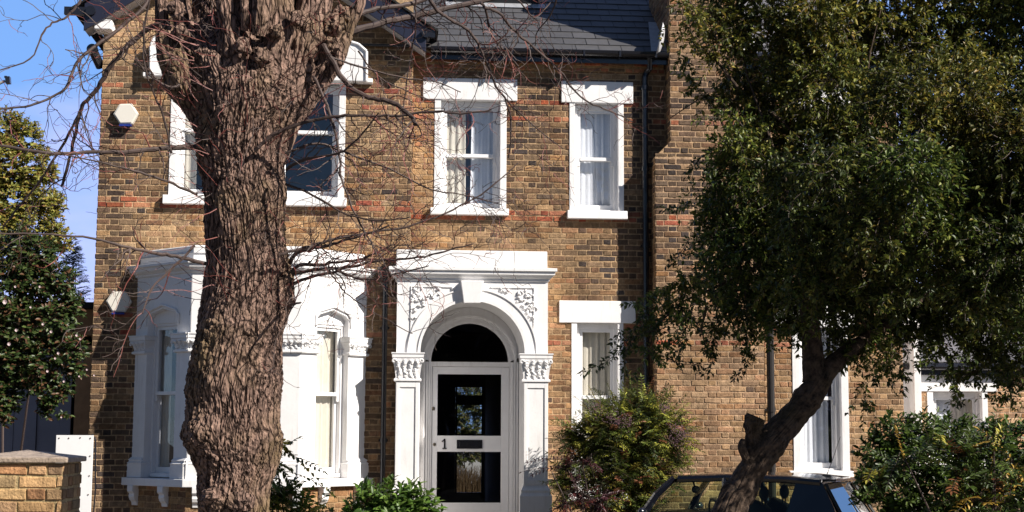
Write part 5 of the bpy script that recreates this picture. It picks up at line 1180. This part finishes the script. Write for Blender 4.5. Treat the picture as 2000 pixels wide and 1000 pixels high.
# ================================================================ PINNATE SHRUBS (mahonia / nandina habit)
def pinnate(name, label, cat, base, sprays, lf, lw, cols, material=None, pairs=9, seed=1, top_cols=None, group=None, fold=.2, extra_parts=None):
    """sprays: list of (origin, dir, length). Each is a rachis with paired leaflets."""
    g = np.random.default_rng(seed); root = empty(name, label, cat, base, group); st = MB(); pos, ax, nr, ls, cl = [], [], [], [], []
    for (o, d, ln) in sprays:
        d = d.normalized(); rd = random.Random(int(g.integers(1e9))); q, rr = wander(o, d, ln, .004, .0012, 8, rd, -.10, .10); st.tube(q, rr, 4, cap=False)
        up = Vector((g.normal()*.35, g.normal()*.35, 1)).normalized(); base_c = np.array(cols[g.integers(0, len(cols))])*g.uniform(.75, 1.3)
        if top_cols is not None and g.random() < .22: base_c = np.array(top_cols[g.integers(0, len(top_cols))])
        for k in range(pairs):
            t = (.15+.85*k/(pairs-1))*(len(q)-1.001); i = int(t); dd = (q[i+1]-q[i]).normalized(); p = q[i].lerp(q[i+1], t-i); sd = dd.cross(up).normalized()
            for s in (-1, 1):
                pos.append(p); ax.append(dd*.55+sd*s+up*g.normal()*.25); nr.append(up+Vector(g.normal(size=3))*.25); ls.append(g.uniform(.75, 1.15)*(1-.35*abs(k/(pairs-1)-.45))); cl.append(base_c*g.uniform(.8, 1.25))
        pos.append(q[-1]); ax.append(dd); nr.append(up); ls.append(.9); cl.append(base_c)
    ls = np.array(ls); leaf_mesh('foliage', np.array(pos), np.array(ax), np.array(nr), lf*ls, lw*ls, np.array(cl), material or M_leaf2, root, shape='oval', fold=fold)
    if extra_parts: extra_parts(root)
    for _ in range(7):
        e = sprays[int(g.integers(0, len(sprays)))][0]; b = Vector(base)+Vector((g.uniform(-.12, .12), g.uniform(-.12, .12), 0)); m_ = b.lerp(e, .5)+Vector((g.uniform(-.1, .1), 0, .1)); st.tube([b, m_, e], [.014, .011, .006], 6)
    st.build('stems', M_twig, root); return root
def cloud(blobs, Y, n, ln, seed, up=.3, spread=1.0, dyr=.35):
    g = np.random.default_rng(seed); out_ = []; S_ = MPX(Y); tot = sum(b[2]**2 for b in blobs)
    for x, y, r in blobs:
        c = P(x, y, Y)
        for _ in range(int(n*r*r/tot)+1):
            u = Vector(g.normal(size=3)).normalized(); rad = r*S_*g.uniform(.1, 1)**.5
            o = c+Vector((u.x*rad, u.y*min(rad, dyr), u.z*rad)); d = u*spread+Vector((g.normal()*.3, g.normal()*.3-.1, up+g.normal()*.25)); out_.append((o-d.normalized()*ln*.5, d, ln*g.uniform(.6, 1.2)))
    return out_
YN = 18.6
def berries(cs, Y, n, col, name, seed, root, r=.006, spr=.05):
    g = np.random.default_rng(seed); m = MB()
    for x, y in cs:
        c = P(x, y, Y)
        for _ in range(n): m.blob(tuple(c+Vector(g.normal(size=3))*spr*np.array((1.6, .8, .8))[0]*.6), (r, r, r), 5, .1)
    tag(m.build(name, mat(name+'_skin', col, .5), root), kind='stuff')
gcol = [(.16, .20, .04), (.20, .23, .05), (.11, .15, .03), (.08, .11, .025), (.04, .06, .02), (.10, .12, .03), (.05, .07, .03), (.13, .12, .03)]
tcol = [(.42, .42, .07), (.36, .30, .06), (.25, .10, .05), (.38, .38, .06)]
sp1 = cloud([(1190, 830, 60), (1130, 850, 38), (1105, 905, 18), (1250, 792, 40), (1325, 850, 26), (1320, 830, 22), (1105, 960, 18), (1215, 815, 55), (1280, 815, 50), (1170, 850, 50), (1240, 870, 75), (1300, 860, 50), (1140, 900, 45), (1220, 930, 75), (1290, 920, 40), (1180, 970, 60), (1260, 980, 50), (1120, 860, 22), (1320, 900, 20), (1100, 930, 30)], YN, 2100, .32, 71, dyr=.45)
pinnate('nandina_bush', 'feathery green bush with yellow and reddish tips in front of the lower right window', 'bush', (P(1220, 1000, YN).x, YN, 0), sp1, .062, .017, gcol, pairs=10, seed=72, top_cols=tcol,
        extra_parts=lambda r: berries([(1195, 815), (1210, 825), (1225, 822), (1315, 835), (1330, 845), (1165, 800), (1298, 795), (1320, 860), (1340, 855)], YN-.45, 60, (.16, .09, .11), 'berries', 5, r))
sp2 = cloud([(1150, 900, 18), (1110, 905, 18), (1090, 912, 12), (1100, 985, 25), (1170, 985, 40), (1130, 960, 30)], YN-.7, 75, .30, 73, up=-.02, dyr=.2)
sp2 += [(P(1110, 898, YN-.7), P(1040, 890, YN-.7)-P(1110, 898, YN-.7), .48), (P(1115, 912, YN-.7), P(1025, 915, YN-.7)-P(1115, 912, YN-.7), .6), (P(1120, 905, YN-.7), P(1050, 908, YN-.7)-P(1120, 905, YN-.7), .5)]
pinnate('berberis_bush', 'dark purple-red leaved bush crossing in front of the porch pilaster', 'bush', (P(1150, 1000, YN-.7).x, YN-.7, 0), sp2, .05, .02, [(.035, .012, .02), (.05, .015, .02), (.025, .02, .012), (.09, .02, .02)], pairs=10, seed=74)
YM = 15.2
def seg(x0, y0, x1, y1, Y, sc_=1.0): a, b = P(x0, y0, Y), P(x1, y1, Y); return (a, b-a, (b-a).length*sc_)
sp3 = [seg(520, 850, 600, 905, YM), seg(525, 860, 665, 935, YM), seg(530, 875, 640, 905, YM), seg(520, 880, 620, 985, YM), seg(540, 900, 590, 960, YM), seg(560, 920, 660, 945, YM), seg(520, 960, 600, 985, YM), seg(515, 950, 575, 990, YM), seg(520, 985, 600, 1000, YM), seg(540, 940, 640, 1010, YM), seg(575, 965, 680, 985, YM), seg(530, 1010, 620, 1020, YM), seg(510, 870, 560, 855, YM), seg(515, 1000, 560, 960, YM), seg(500, 920, 560, 950, YM), seg(600, 990, 690, 1010, YM), seg(530, 850, 575, 885, YM)]
sp3 += cloud([(540, 975, 40), (590, 1010, 50), (520, 900, 30)], YM, 60, .42, 75, up=.1)
pinnate('mahonia_bush', 'spiny green mahonia with pinnate leaves emerging from behind the big trunk', 'bush', (P(530, 1000, YM).x, YM, 0), sp3, .075, .036, [(.09, .13, .02), (.13, .17, .03), (.06, .09, .02), (.22, .24, .04)], pairs=11, seed=76, top_cols=[(.45, .38, .06)])
# broad-leaved shrubs
def broad(name, label, base, blobs, Y, n, lf, lw, cols, seed, flowers=None, dyr=.5, up=.5, group=None, material=None, cat='bush', tips=None):
    g = np.random.default_rng(seed); root = empty(name, label, cat, base, group); pos, ax, nr = [], [], []; st = MB(); S_ = MPX(Y); tot = sum(b[2]**2 for b in blobs); rd = random.Random(seed)
    for x, y, r in blobs:
        c = P(x, y, Y)
        for _ in range(int(n*r*r/tot)+1):
            u = Vector(g.normal(size=3)).normalized(); rad = r*S_*g.uniform(.2, 1)**.4; o = c+Vector((u.x*rad, u.y*min(rad, dyr), u.z*rad)); d = (u+Vector((0, -.2, up))).normalized()
            q, rr = wander(o-d*lf*1.2, d, lf*1.6, .003, .0015, 3, rd, .05, .2); st.tube(q, rr, 3, cap=False)
            for k in range(9):
                t = .2+.8*k/8; i = min(int(t*3), 2); p = q[i].lerp(q[i+1], min(t*3-i, 1)); oo = Vector((math.cos(k*2.4), math.sin(k*2.4), 0)); oo = (oo-d*oo.dot(d)).normalized(); a = (d*(.35+.5*t)+oo*(1.1-.5*t)+Vector(g.normal(size=3))*.15).normalized(); pos.append(p); ax.append(a); nr.append(d*.9+Vector((0, 0, .5))-a*.3+Vector(g.normal(size=3))*.2)
    N = len(pos); s = g.uniform(.65, 1.15, N); cc = pal(cols, N, .3, g)
    leaf_mesh('foliage', np.array(pos), np.array(ax), np.array(nr), lf*s, lw*s, cc, material or M_leaf2, root, shape='oval', fold=.16, curl=.22)
    for _ in range(3): x, y, r = blobs[int(g.integers(0, 3))]; e = P(x, y, Y+.3); b = Vector(base); st.tube([b, b.lerp(e, .5)+Vector((0, .1, .1)), e], [.02, .014, .006], 6)
    st.build('stems', M_twig, root)
    if flowers:
        for x, y, s in flowers:
            s *= .5; fm = MB()
            c = P(x, y, Y-dyr*.9-.05)
            for k in range(9):
                a = k*2.4; t = Vector((math.cos(a), -.35, math.sin(a))).normalized(); u_ = t.cross(Vector((0, 1, 0))).normalized()*s*.45; fm.add([c, c+t*s*.45+u_, c+t*s*.8+Vector((0, -s*.1, 0)), c+t*s*.45-u_], [(0, 1, 2, 3)])
            fm.build('flower', M_petal, root)
    return root
YS = 18.3
broad('laurel_bush', 'low glossy broad-leaved green bush beneath the bay window, left of the front door', (P(765, 1000, YS).x, YS, 0), [(720, 985, 34), (765, 978, 36), (808, 975, 30), (835, 1000, 22), (700, 1010, 30), (770, 1030, 60), (850, 1020, 20)], YS, 300, .115, .05, [(.07, .14, .02), (.10, .18, .03), (.05, .10, .016), (.14, .22, .04)], 81)
YH = 15.8
hb_ = [(1745, 850, 45), (1800, 845, 40), (1850, 850, 40), (1900, 855, 42), (1950, 860, 42), (2000, 870, 50), (1715, 880, 40), (1770, 900, 55), (1850, 910, 60), (1930, 920, 60), (2000, 930, 60), (1700, 930, 30), (1750, 960, 50), (1830, 970, 60), (1920, 985, 60), (2010, 990, 60), (1690, 975, 25), (1780, 1030, 70), (1900, 1040, 70), (2080, 900, 80), (2090, 1000, 80)]
broad('laurel_hedge', 'dense dark green laurel hedge at the right, below the side extension', (P(1880, 1000, YH).x, YH, 0), hb_, YH, 2100, .085, .036, [(.04, .075, .012), (.06, .10, .016), (.03, .05, .01), (.09, .14, .02)], 82, dyr=.6, cat='hedge')
sp4 = cloud([(1830, 870, 40), (1880, 880, 45), (1940, 870, 45), (1980, 900, 40), (1760, 900, 35), (1720, 930, 30), (1900, 960, 50), (1960, 980, 60), (1700, 920, 22), (1870, 930, 40)], YH-.75, 150, .42, 83, dyr=.25)
pinnate('mahonia_bush', 'long-leaved mahonia with some yellow and orange leaflets in front of the laurel hedge', 'bush', (P(1900, 1000, YH-.75).x, YH-.75, 0), sp4, .085, .03, [(.05, .08, .015), (.07, .10, .02), (.04, .06, .02)], pairs=9, seed=84, top_cols=[(.42, .27, .05), (.40, .36, .06), (.22, .09, .04)])
# left: flowering shrub, sunlit yellow-green tree above it, conifer tip
YF = 15.0
fl = [(32, 645, .04), (18, 672, .045), (100, 648, .035), (84, 633, .035), (93, 725, .035), (114, 690, .035), (125, 745, .03), (78, 560, .03), (10, 590, .06), (60, 600, .03), (30, 560, .03), (108, 700, .03), (150, 655, .035), (157, 662, .03), (170, 722, .025), (184, 733, .025), (155, 735, .025), (120, 815, .025)]
broad('camellia_tree', 'dark evergreen shrub dotted with pale pink blossoms left of the house', (P(-70, 1000, YF).x, YF, 0), [(-60, 800, 60), (-20, 700, 60), (0, 790, 36), (0, 560, 60), (60, 540, 50), (110, 550, 40), (30, 630, 60), (100, 620, 55), (145, 600, 24), (20, 700, 60), (80, 700, 55), (135, 680, 34), (0, 770, 40), (60, 745, 30), (95, 775, 24), (90, 805, 14), (120, 760, 24), (150, 720, 18), (40, 480, 40), (-50, 640, 80), (-50, 760, 60), (90, 490, 30), (125, 810, 8)], YF, 3000, .055, .028, [(.035, .06, .015), (.05, .08, .02), (.07, .10, .025), (.025, .045, .012), (.12, .06, .03)], 91, flowers=fl, dyr=.7, up=.1, cat='shrub')
YY = 17.5
broad('privet_tree', 'sunlit yellow-green bushy tree at the left edge, above the flowering shrub', (P(10, 1000, YY).x, YY, 0), [(0, 250, 42), (45, 270, 40), (100, 400, 30), (92, 340, 24), (120, 470, 24), (0, 320, 60), (60, 330, 42), (20, 390, 55), (75, 390, 36), (50, 440, 45), (100, 450, 28), (0, 450, 50), (85, 300, 14), (110, 420, 12), (-60, 350, 80), (30, 235, 20), (70, 500, 40), (20, 520, 50)], YY, 2700, .052, .025, [(.22, .23, .045), (.27, .26, .05), (.29, .24, .05), (.16, .18, .04), (.28, .18, .05)], 92, dyr=.8, up=.2, cat='tree')
YCo = 22.5
cf = [(160, 560, 26), (150, 600, 34), (165, 640, 30), (140, 660, 40), (146, 520, 14), (141, 490, 6), (130, 560, 26)]
ss = []
g_ = np.random.default_rng(93)
for k in range(420):
    h_ = g_.uniform(0, 1); c = P(142, 470, YCo); z = c.z-h_*2.0; r_ = .05+h_*.42; a = g_.uniform(0, 6.28); o = Vector((c.x+math.cos(a)*r_*.4+.08*h_, YCo+math.sin(a)*r_*.4, z)); ss.append((o, Vector((math.cos(a), math.sin(a), .5)), .08+.22*h_))
pinnate('cypress_tree', 'feathery green conifer tip rising between the shrub and the house corner', 'tree', (P(142, 1000, YCo).x, YCo, 0), ss, .05, .012, [(.08, .12, .03), (.10, .14, .04), (.06, .09, .03)], pairs=8, seed=94)
# garden behind the house, seen through the hall
YGd = 44
gf = MB(); q = PX(700, 885, 1000, 1010, YGd+2); gf.box(q[0]-6, q[1]+6, YGd+2, YGd+2.15, 0, P(900, 898, YGd+2).z); tag(gf.build('garden_wall', mat('pale_render', (.6, .6, .58), .8)), 'pale wall closing the back garden, seen through the front door glass', 'wall')
broad('garden_shrub', 'leafy shrub in the back garden seen through the front door glass', (P(915, 1000, YGd+1.5).x, YGd+1.5, 0), [(900, 860, 22), (900, 895, 14), (925, 893, 12), (945, 896, 12), (930, 862, 22), (915, 830, 26), (890, 800, 30), (940, 790, 30), (915, 770, 26)], YGd+1.5, 800, .10, .05, [(.08, .12, .03), (.14, .15, .05), (.2, .17, .06)], 95, dyr=.8)
gr = MB(); g_ = random.Random(4); 
for _ in range(900):
    x = P(g_.uniform(885, 950), 900, YGd).x; y = YGd+g_.uniform(-.3, .3); h_ = g_.uniform(.3, 1.0); gr.tube([(x, y, 0), (x+g_.uniform(-.04, .04), y, h_*.6), (x+g_.uniform(-.12, .12), y, h_)], [.008, .006, .002], 3, cap=False)
tag(gr.build('ornamental_grass', mat('dry_grass', (.26, .18, .09), .9)), 'tall dry straw-coloured grass in the back garden seen through the door', 'grass clump')
# ================================================================ PARKED HATCHBACK
car = empty('parked_car', 'dark blue-black small hatchback parked side-on behind the evergreen tree, aerial on its roof', 'car', (0, 0, 0))
CB = []
M_cpaint = mat('dark_blue_car_paint', (.006, .007, .012), .2, coat=1)
M_cglass = glass_mat('car_glass', (.74, .84, .70), .04, 0)
M_trim = mat('black_trim', (.015, .015, .016), .5)
M_seat = mat('car_seat', (.03, .03, .035), .85)
th = R(180-33); YK = 17.55
cpos = P(1428, 960, YK)
Mc = Matrix.Translation((cpos.x, YK, 0)) @ Matrix.Rotation(th, 4, 'Z') @ Matrix.Diagonal((.87, 1, 1, 1))     # local x = forward, y = left, z up
HB = .93
# body: sections along x : (x, half width, z bottom, z top, crown drop)
secs = [(1.84, .52, .32, .62), (1.78, .66, .22, .70), (1.6, .77, .18, .78), (1.2, .83, .17, .86), (.75, .84, .17, .93), (.2, .84, .17, .94), (-.5, .84, .17, .945), (-1.1, .84, .18, .95), (-1.5, .82, .2, .95), (-1.75, .74, .26, .93), (-1.84, .62, .34, .88)]
b = MB(); n = 28; vs = []
for x, hw, z0, z1 in secs:
    for k in range(n):
        a = 2*math.pi*k/n; ca, sa = math.cos(a), math.sin(a); e = .42
        y = hw*math.copysign(abs(ca)**e, ca); zc_ = (z0+z1)/2; z = zc_+(z1-z0)/2*math.copysign(abs(sa)**(e*1.2), sa)
        if sa > 0: y *= 1-.05*sa
        vs.append((x, y, z))
m_ = len(secs)
b.add(vs, [(i*n+k, i*n+(k+1) % n, (i+1)*n+(k+1) % n, (i+1)*n+k) for i in range(m_-1) for k in range(n)]+[tuple(range(n)), tuple(range(m_*n-1, (m_-1)*n-1, -1))], None, Mc)
bo_ = b.build('body', M_cpaint, car, smooth=True, fixn=True)
# roof panel
r = MB(); vs = []; xs = [.60, .48, .2, -.2, -.6, -1.0, -1.3, -1.44]; zz_ = [1.375, 1.40, 1.42, 1.432, 1.432, 1.42, 1.40, 1.375]; ny_ = 13
for x, z in zip(xs, zz_):
    hw = .60-(.05 if x > .45 or x < -1.35 else 0)
    for j in range(ny_): t = -1+2*j/(ny_-1); vs.append((x, hw*t, z-.035*abs(t)**2.6))
for x, z in zip(xs, zz_):
    hw = .60-(.05 if x > .45 or x < -1.35 else 0)
    for j in range(ny_): t = -1+2*j/(ny_-1); vs.append((x, (hw-.01)*t, z-.045-.035*abs(t)**2.6))
K = len(xs)*ny_; fs = []
for i in range(len(xs)-1):
    for j in range(ny_-1): a = i*ny_+j; fs += [(a, a+1, a+ny_+1, a+ny_), (K+a, K+a+ny_, K+a+ny_+1, K+a+1)]
for i in range(len(xs)-1):
    for j in (0, ny_-1): a = i*ny_+j; fs.append((a, a+ny_, K+a+ny_, K+a))
for j in range(ny_-1):
    for i in (0, len(xs)-1): a = i*ny_+j; fs.append((a, a+1, K+a+1, K+a))
r.add(vs, fs, None, Mc); r.build('roof', M_cpaint, car, smooth=False, fixn=True, bevel=.006)
sp_ = MB(); sp_.box(-1.60, -1.42, -.50, .50, 1.35, 1.378, Mc); sp_.build('spoiler', M_cpaint, car, bevel=.01)
# pillars + rails
p = MB(); 
for s in (-1, 1):
    p.tube([(.92, .74*s, .93), (.75, .67*s, 1.17), (.54, .58*s, 1.362)], [.055, .048, .04], 8, M=Mc)
    p.tube([(.48, .58*s, 1.35), (-.2, .595*s, 1.378), (-1.0, .59*s, 1.37), (-1.42, .55*s, 1.34)], .042, 8, M=Mc)
    p.tube([(-.25, .74*s, .93), (-.20, .70*s, 1.12), (-.17, .60*s, 1.37)], [.045, .04, .036], 8, M=Mc)
    p.add([(-1.0, .735*s, .93), (-1.72, .69*s, .90), (-1.45, .56*s, 1.33), (-1.12, .595*s, 1.345), (-1.0, .705*s, .93), (-1.72, .66*s, .90), (-1.45, .53*s, 1.33), (-1.12, .565*s, 1.345)], [(0, 1, 2, 3), (7, 6, 5, 4), (0, 3, 7, 4), (1, 0, 4, 5), (2, 1, 5, 6), (3, 2, 6, 7)], None, Mc)
    p.tube([(1.0, .75*s, .935), (.2, .77*s, .945), (-1.0, .76*s, .95), (-1.72, .70*s, .92)], .022, 8, M=Mc)
p.build('pillars', M_cpaint, car, fixn=True)
for s in (-1, 1):
    gp = MB(); gp.add([(.92, .735*s, .93), (-.25, .745*s, .94), (-.18, .595*s, 1.34), (.46, .575*s, 1.32)], [(0, 1, 2, 3)], None, Mc); gp.build('side_window', M_cglass, car); gp = MB(); gp.add([(-.27, .745*s, .94), (-1.02, .74*s, .94), (-1.12, .59*s, 1.34), (-.19, .595*s, 1.34)], [(0, 1, 2, 3)], None, Mc); gp.build('side_window', M_cglass, car)
gp = MB(); W_ = [(1.0, -.72, .93), (1.06, -.3, .94), (1.06, .3, .94), (1.0, .72, .93), (.50, .56, 1.325), (.54, .25, 1.345), (.54, -.25, 1.345), (.50, -.56, 1.325)]
gp.add(W_, [(0, 1, 6, 7), (1, 2, 5, 6), (2, 3, 4, 5)], None, Mc); gp.build('windscreen', M_cglass, car)
gp = MB(); rw = [(-1.73, -.60, .93), (-1.78, 0, .93), (-1.73, .60, .93), (-1.46, .50, 1.315), (-1.49, 0, 1.335), (-1.46, -.50, 1.315)]
gp.add(rw, [(0, 1, 4, 5), (1, 2, 3, 4)], None, Mc)
gp.build('rear_window', glass_mat('rear_glass', (.3, .32, .34), .55, 0), car)
rb = MB(); 
for s in (-1, 1): rb.tube([(-1.76, .64*s, .92), (-1.48, .535*s, 1.325)], .022, 6, M=Mc)
rb.tube([(-1.80, 0, .94), (-1.66, .02, 1.12), (-1.63, .04, 1.16)], .009, 6, M=Mc); rb.tube([(-1.79, 0, .95), (-1.72, .33, 1.0)], .008, 6, M=Mc); rb.build('rear_trim', M_trim, car)
an = MB(); an.tube([(-1.30, 0, 1.385), (-1.40, 0, 1.60), (-1.50, 0, 1.84)], [.0055, .004, .0025], 6, M=Mc)
ao = an.build('aerial', M_trim, car); bs = MB(); bs.add([(-1.20, -.03, 1.375), (-1.40, -.035, 1.36), (-1.40, .035, 1.36), (-1.20, .03, 1.375), (-1.28, -.016, 1.42), (-1.37, -.02, 1.415), (-1.37, .02, 1.415), (-1.28, .016, 1.42)], [(0, 1, 2, 3), (4, 7, 6, 5), (0, 4, 5, 1), (1, 5, 6, 2), (2, 6, 7, 3), (3, 7, 4, 0)], None, Mc); bs.build('aerial_base', M_trim, car, bevel=.006, fixn=True)
# interior: mirror, seats with head restraints, wheel, dash
it = MB(); it.blob((.46, .1, 1.22), (.03, .12, .045), 12, .03, Mc); it.tube([(.52, 0, 1.25), (.55, 0, 1.33)], .012, 6, M=Mc); it.build('rear_view_mirror', M_trim, car)
for sy in (-.36, .36):
    s_ = MB(); s_.tube([(-.42, sy, .75), (-.50, sy, .95), (-.56, sy, 1.08)], [.2, .2, .14], 14, M=Mc); s_.build('seat', M_seat, car, smooth=True)
    h = MB(); h.blob((-.60, sy, 1.20), (.055, .12, .085), 14, .02, Mc); h.tube([(-.59, sy-.05, 1.05), (-.6, sy-.05, 1.16)], .008, 5, M=Mc); h.tube([(-.59, sy+.05, 1.05), (-.6, sy+.05, 1.16)], .008, 5, M=Mc); h.build('headrest', M_seat, car, smooth=True)
rs = MB(); rs.box(-1.25, -1.1, -.55, .55, .7, 1.0, Mc); rs.build('rear_seat', M_seat, car, bevel=.03)
ds = MB(); ds.box(.55, .95, -.68, .68, .75, .955, Mc); ds.build('dashboard', M_trim, car, bevel=.02)
sw = MB(); sw.tube([(.38+.05*math.sin(a), -.36+.18*math.cos(a), .93+.16*math.sin(a)) for a in [q*.3927 for q in range(17)]], .014, 6, cap=False, M=Mc); sw.build('steering_wheel', M_trim, car)
def wheel(x, s):
    m = MB(); Mw = Mc @ Matrix.Translation((x, .76*s, .30)) @ Matrix.Rotation(R(90), 4, 'X'); m.lathe([(.18, -.09), (.27, -.095), (.30, -.06), (.305, 0), (.30, .06), (.27, .095), (.18, .09), (.18, -.09)], 32, Mw); w_ = m.build('wheel', mat('tyre_rubber', (.02, .02, .02), .85), car, smooth=False)
    m = MB()
    for k in range(8): a = math.pi*k/4; m.tube([(0, 0, -.08*s), (.17*math.cos(a), .17*math.sin(a), -.07*s)], .018, 6, M=Mw)
    m.lathe([(.16, -.085), (.19, -.085), (.19, .085), (.16, .085), (.16, -.085)], 28, Mw); m.build('rim', mat('alloy', (.5, .5, .52), .3, metal=1), w_)
for x in (1.20, -1.27):
    for s in (-1, 1): wheel(x, s)
for s in (-1, 1):
    m = MB(); m.blob((1.66, .56*s, .68), (.10, .12, .12), 16, 0, Mc); m.build('headlight', mat('lamp_glass', (.7, .7, .7), .1), car, smooth=True)
    m = MB(); m.blob((-1.77, .60*s, .72), (.06, .07, .12), 12, 0, Mc); m.build('tail_light', mat('red_lens', (.4, .01, .01), .2), car, smooth=True)
    m = MB(); m.blob((.85, .88*s, .98), (.06, .09, .06), 12, 0, Mc); m.tube([(.86, .74*s, .95), (.86, .84*s, .97)], .018, 6, M=Mc); m.build('wing_mirror', M_cpaint, car, smooth=True)
# put the empty at the car's base without moving its parts
for ch in list(car.children): pass
car.location = (cpos.x, YK, 0)
for ch in [o for o in C.objects if o.parent == car]: ch.matrix_parent_inverse = Matrix.Translation(car.location).inverted()
# ================================================================ THE OTHER SIDE OF THE STREET (behind the camera, mirrored in the windows)
def opposite(x, label, w_=8.5):
    e = empty('terraced_house', label, 'house', (x, -16, 0), 'houses across the street'); m = MB(); m.box(x-w_/2, x+w_/2, -24, -16, 0, 6.6); m.prism([(x-w_/2, 6.6), (x+w_/2, 6.6), (x, 9.6)], -24, -16); m.build('wall', mat('opposite_brick', (.2, .12, .08), .9), e)
    m = MB(); m.prism([(x-w_/2-.3, 6.45), (x-w_/2-.3, 6.6), (x, 9.9), (x, 9.7)], -24.3, -15.7); m.prism([(x+w_/2+.3, 6.45), (x, 9.7), (x, 9.9), (x+w_/2+.3, 6.6)], -24.3, -15.7); m.build('roof', M_slate, e, fixn=True)
    for wx in (-2.3, 2.3):
        for wz in (1.0, 4.0): m = MB(); m.box(x+wx-.6, x+wx+.6, -16, -15.93, wz, wz+1.7); f = m.build('window', M_sash, e); m = MB(); m.box(x+wx-.5, x+wx+.5, -15.93, -15.92, wz+.1, wz+1.6); m.build('pane', M_dark, f)
for i, x in enumerate((-22, -13, -4, 5, 14, 23)): opposite(x, ('plain brick house across the street, number %s from the west' % ('one', 'two', 'three', 'four', 'five', 'six')[i]))
def street_tree(x, y, h, label, seed):
    e = empty('street_tree', label, 'tree', (x, y, 0), 'trees across the street'); rd = random.Random(seed); m = MB(); q, rr = wander(Vector((x, y, 0)), Vector((0, 0, 1)), h*.5, .24, .15, 6, rd, 0, .06); m.tube(q, rr, 10); m.build('trunk', M_twig, e)
    m = MB()
    for k in range(16):
        i = rd.randint(3, 6); a = rd.uniform(0, 6.28); b, br_ = wander(q[i], Vector((math.cos(a), math.sin(a), rd.uniform(.5, 1.5))), h*.45, .08, .02, 8, rd, 0, .25); m.tube(b, br_, 5)
        for j in range(26):
            t = rd.randint(1, 7); d = Vector((rd.gauss(0, 1), rd.gauss(0, 1), rd.gauss(.2, 1))); c, cr_ = wander(b[t], d, rd.uniform(.6, 1.8), .02, .006, 5, rd, 0, .35); m.tube(c, cr_, 3, cap=False)
    m.build('crown', M_twig, e)
street_tree(-7, -9, 9, 'bare street tree opposite, west', 1); street_tree(1.5, -8.5, 8, 'bare street tree opposite, middle', 2); street_tree(9, -9.5, 10, 'bare street tree opposite, east', 3)
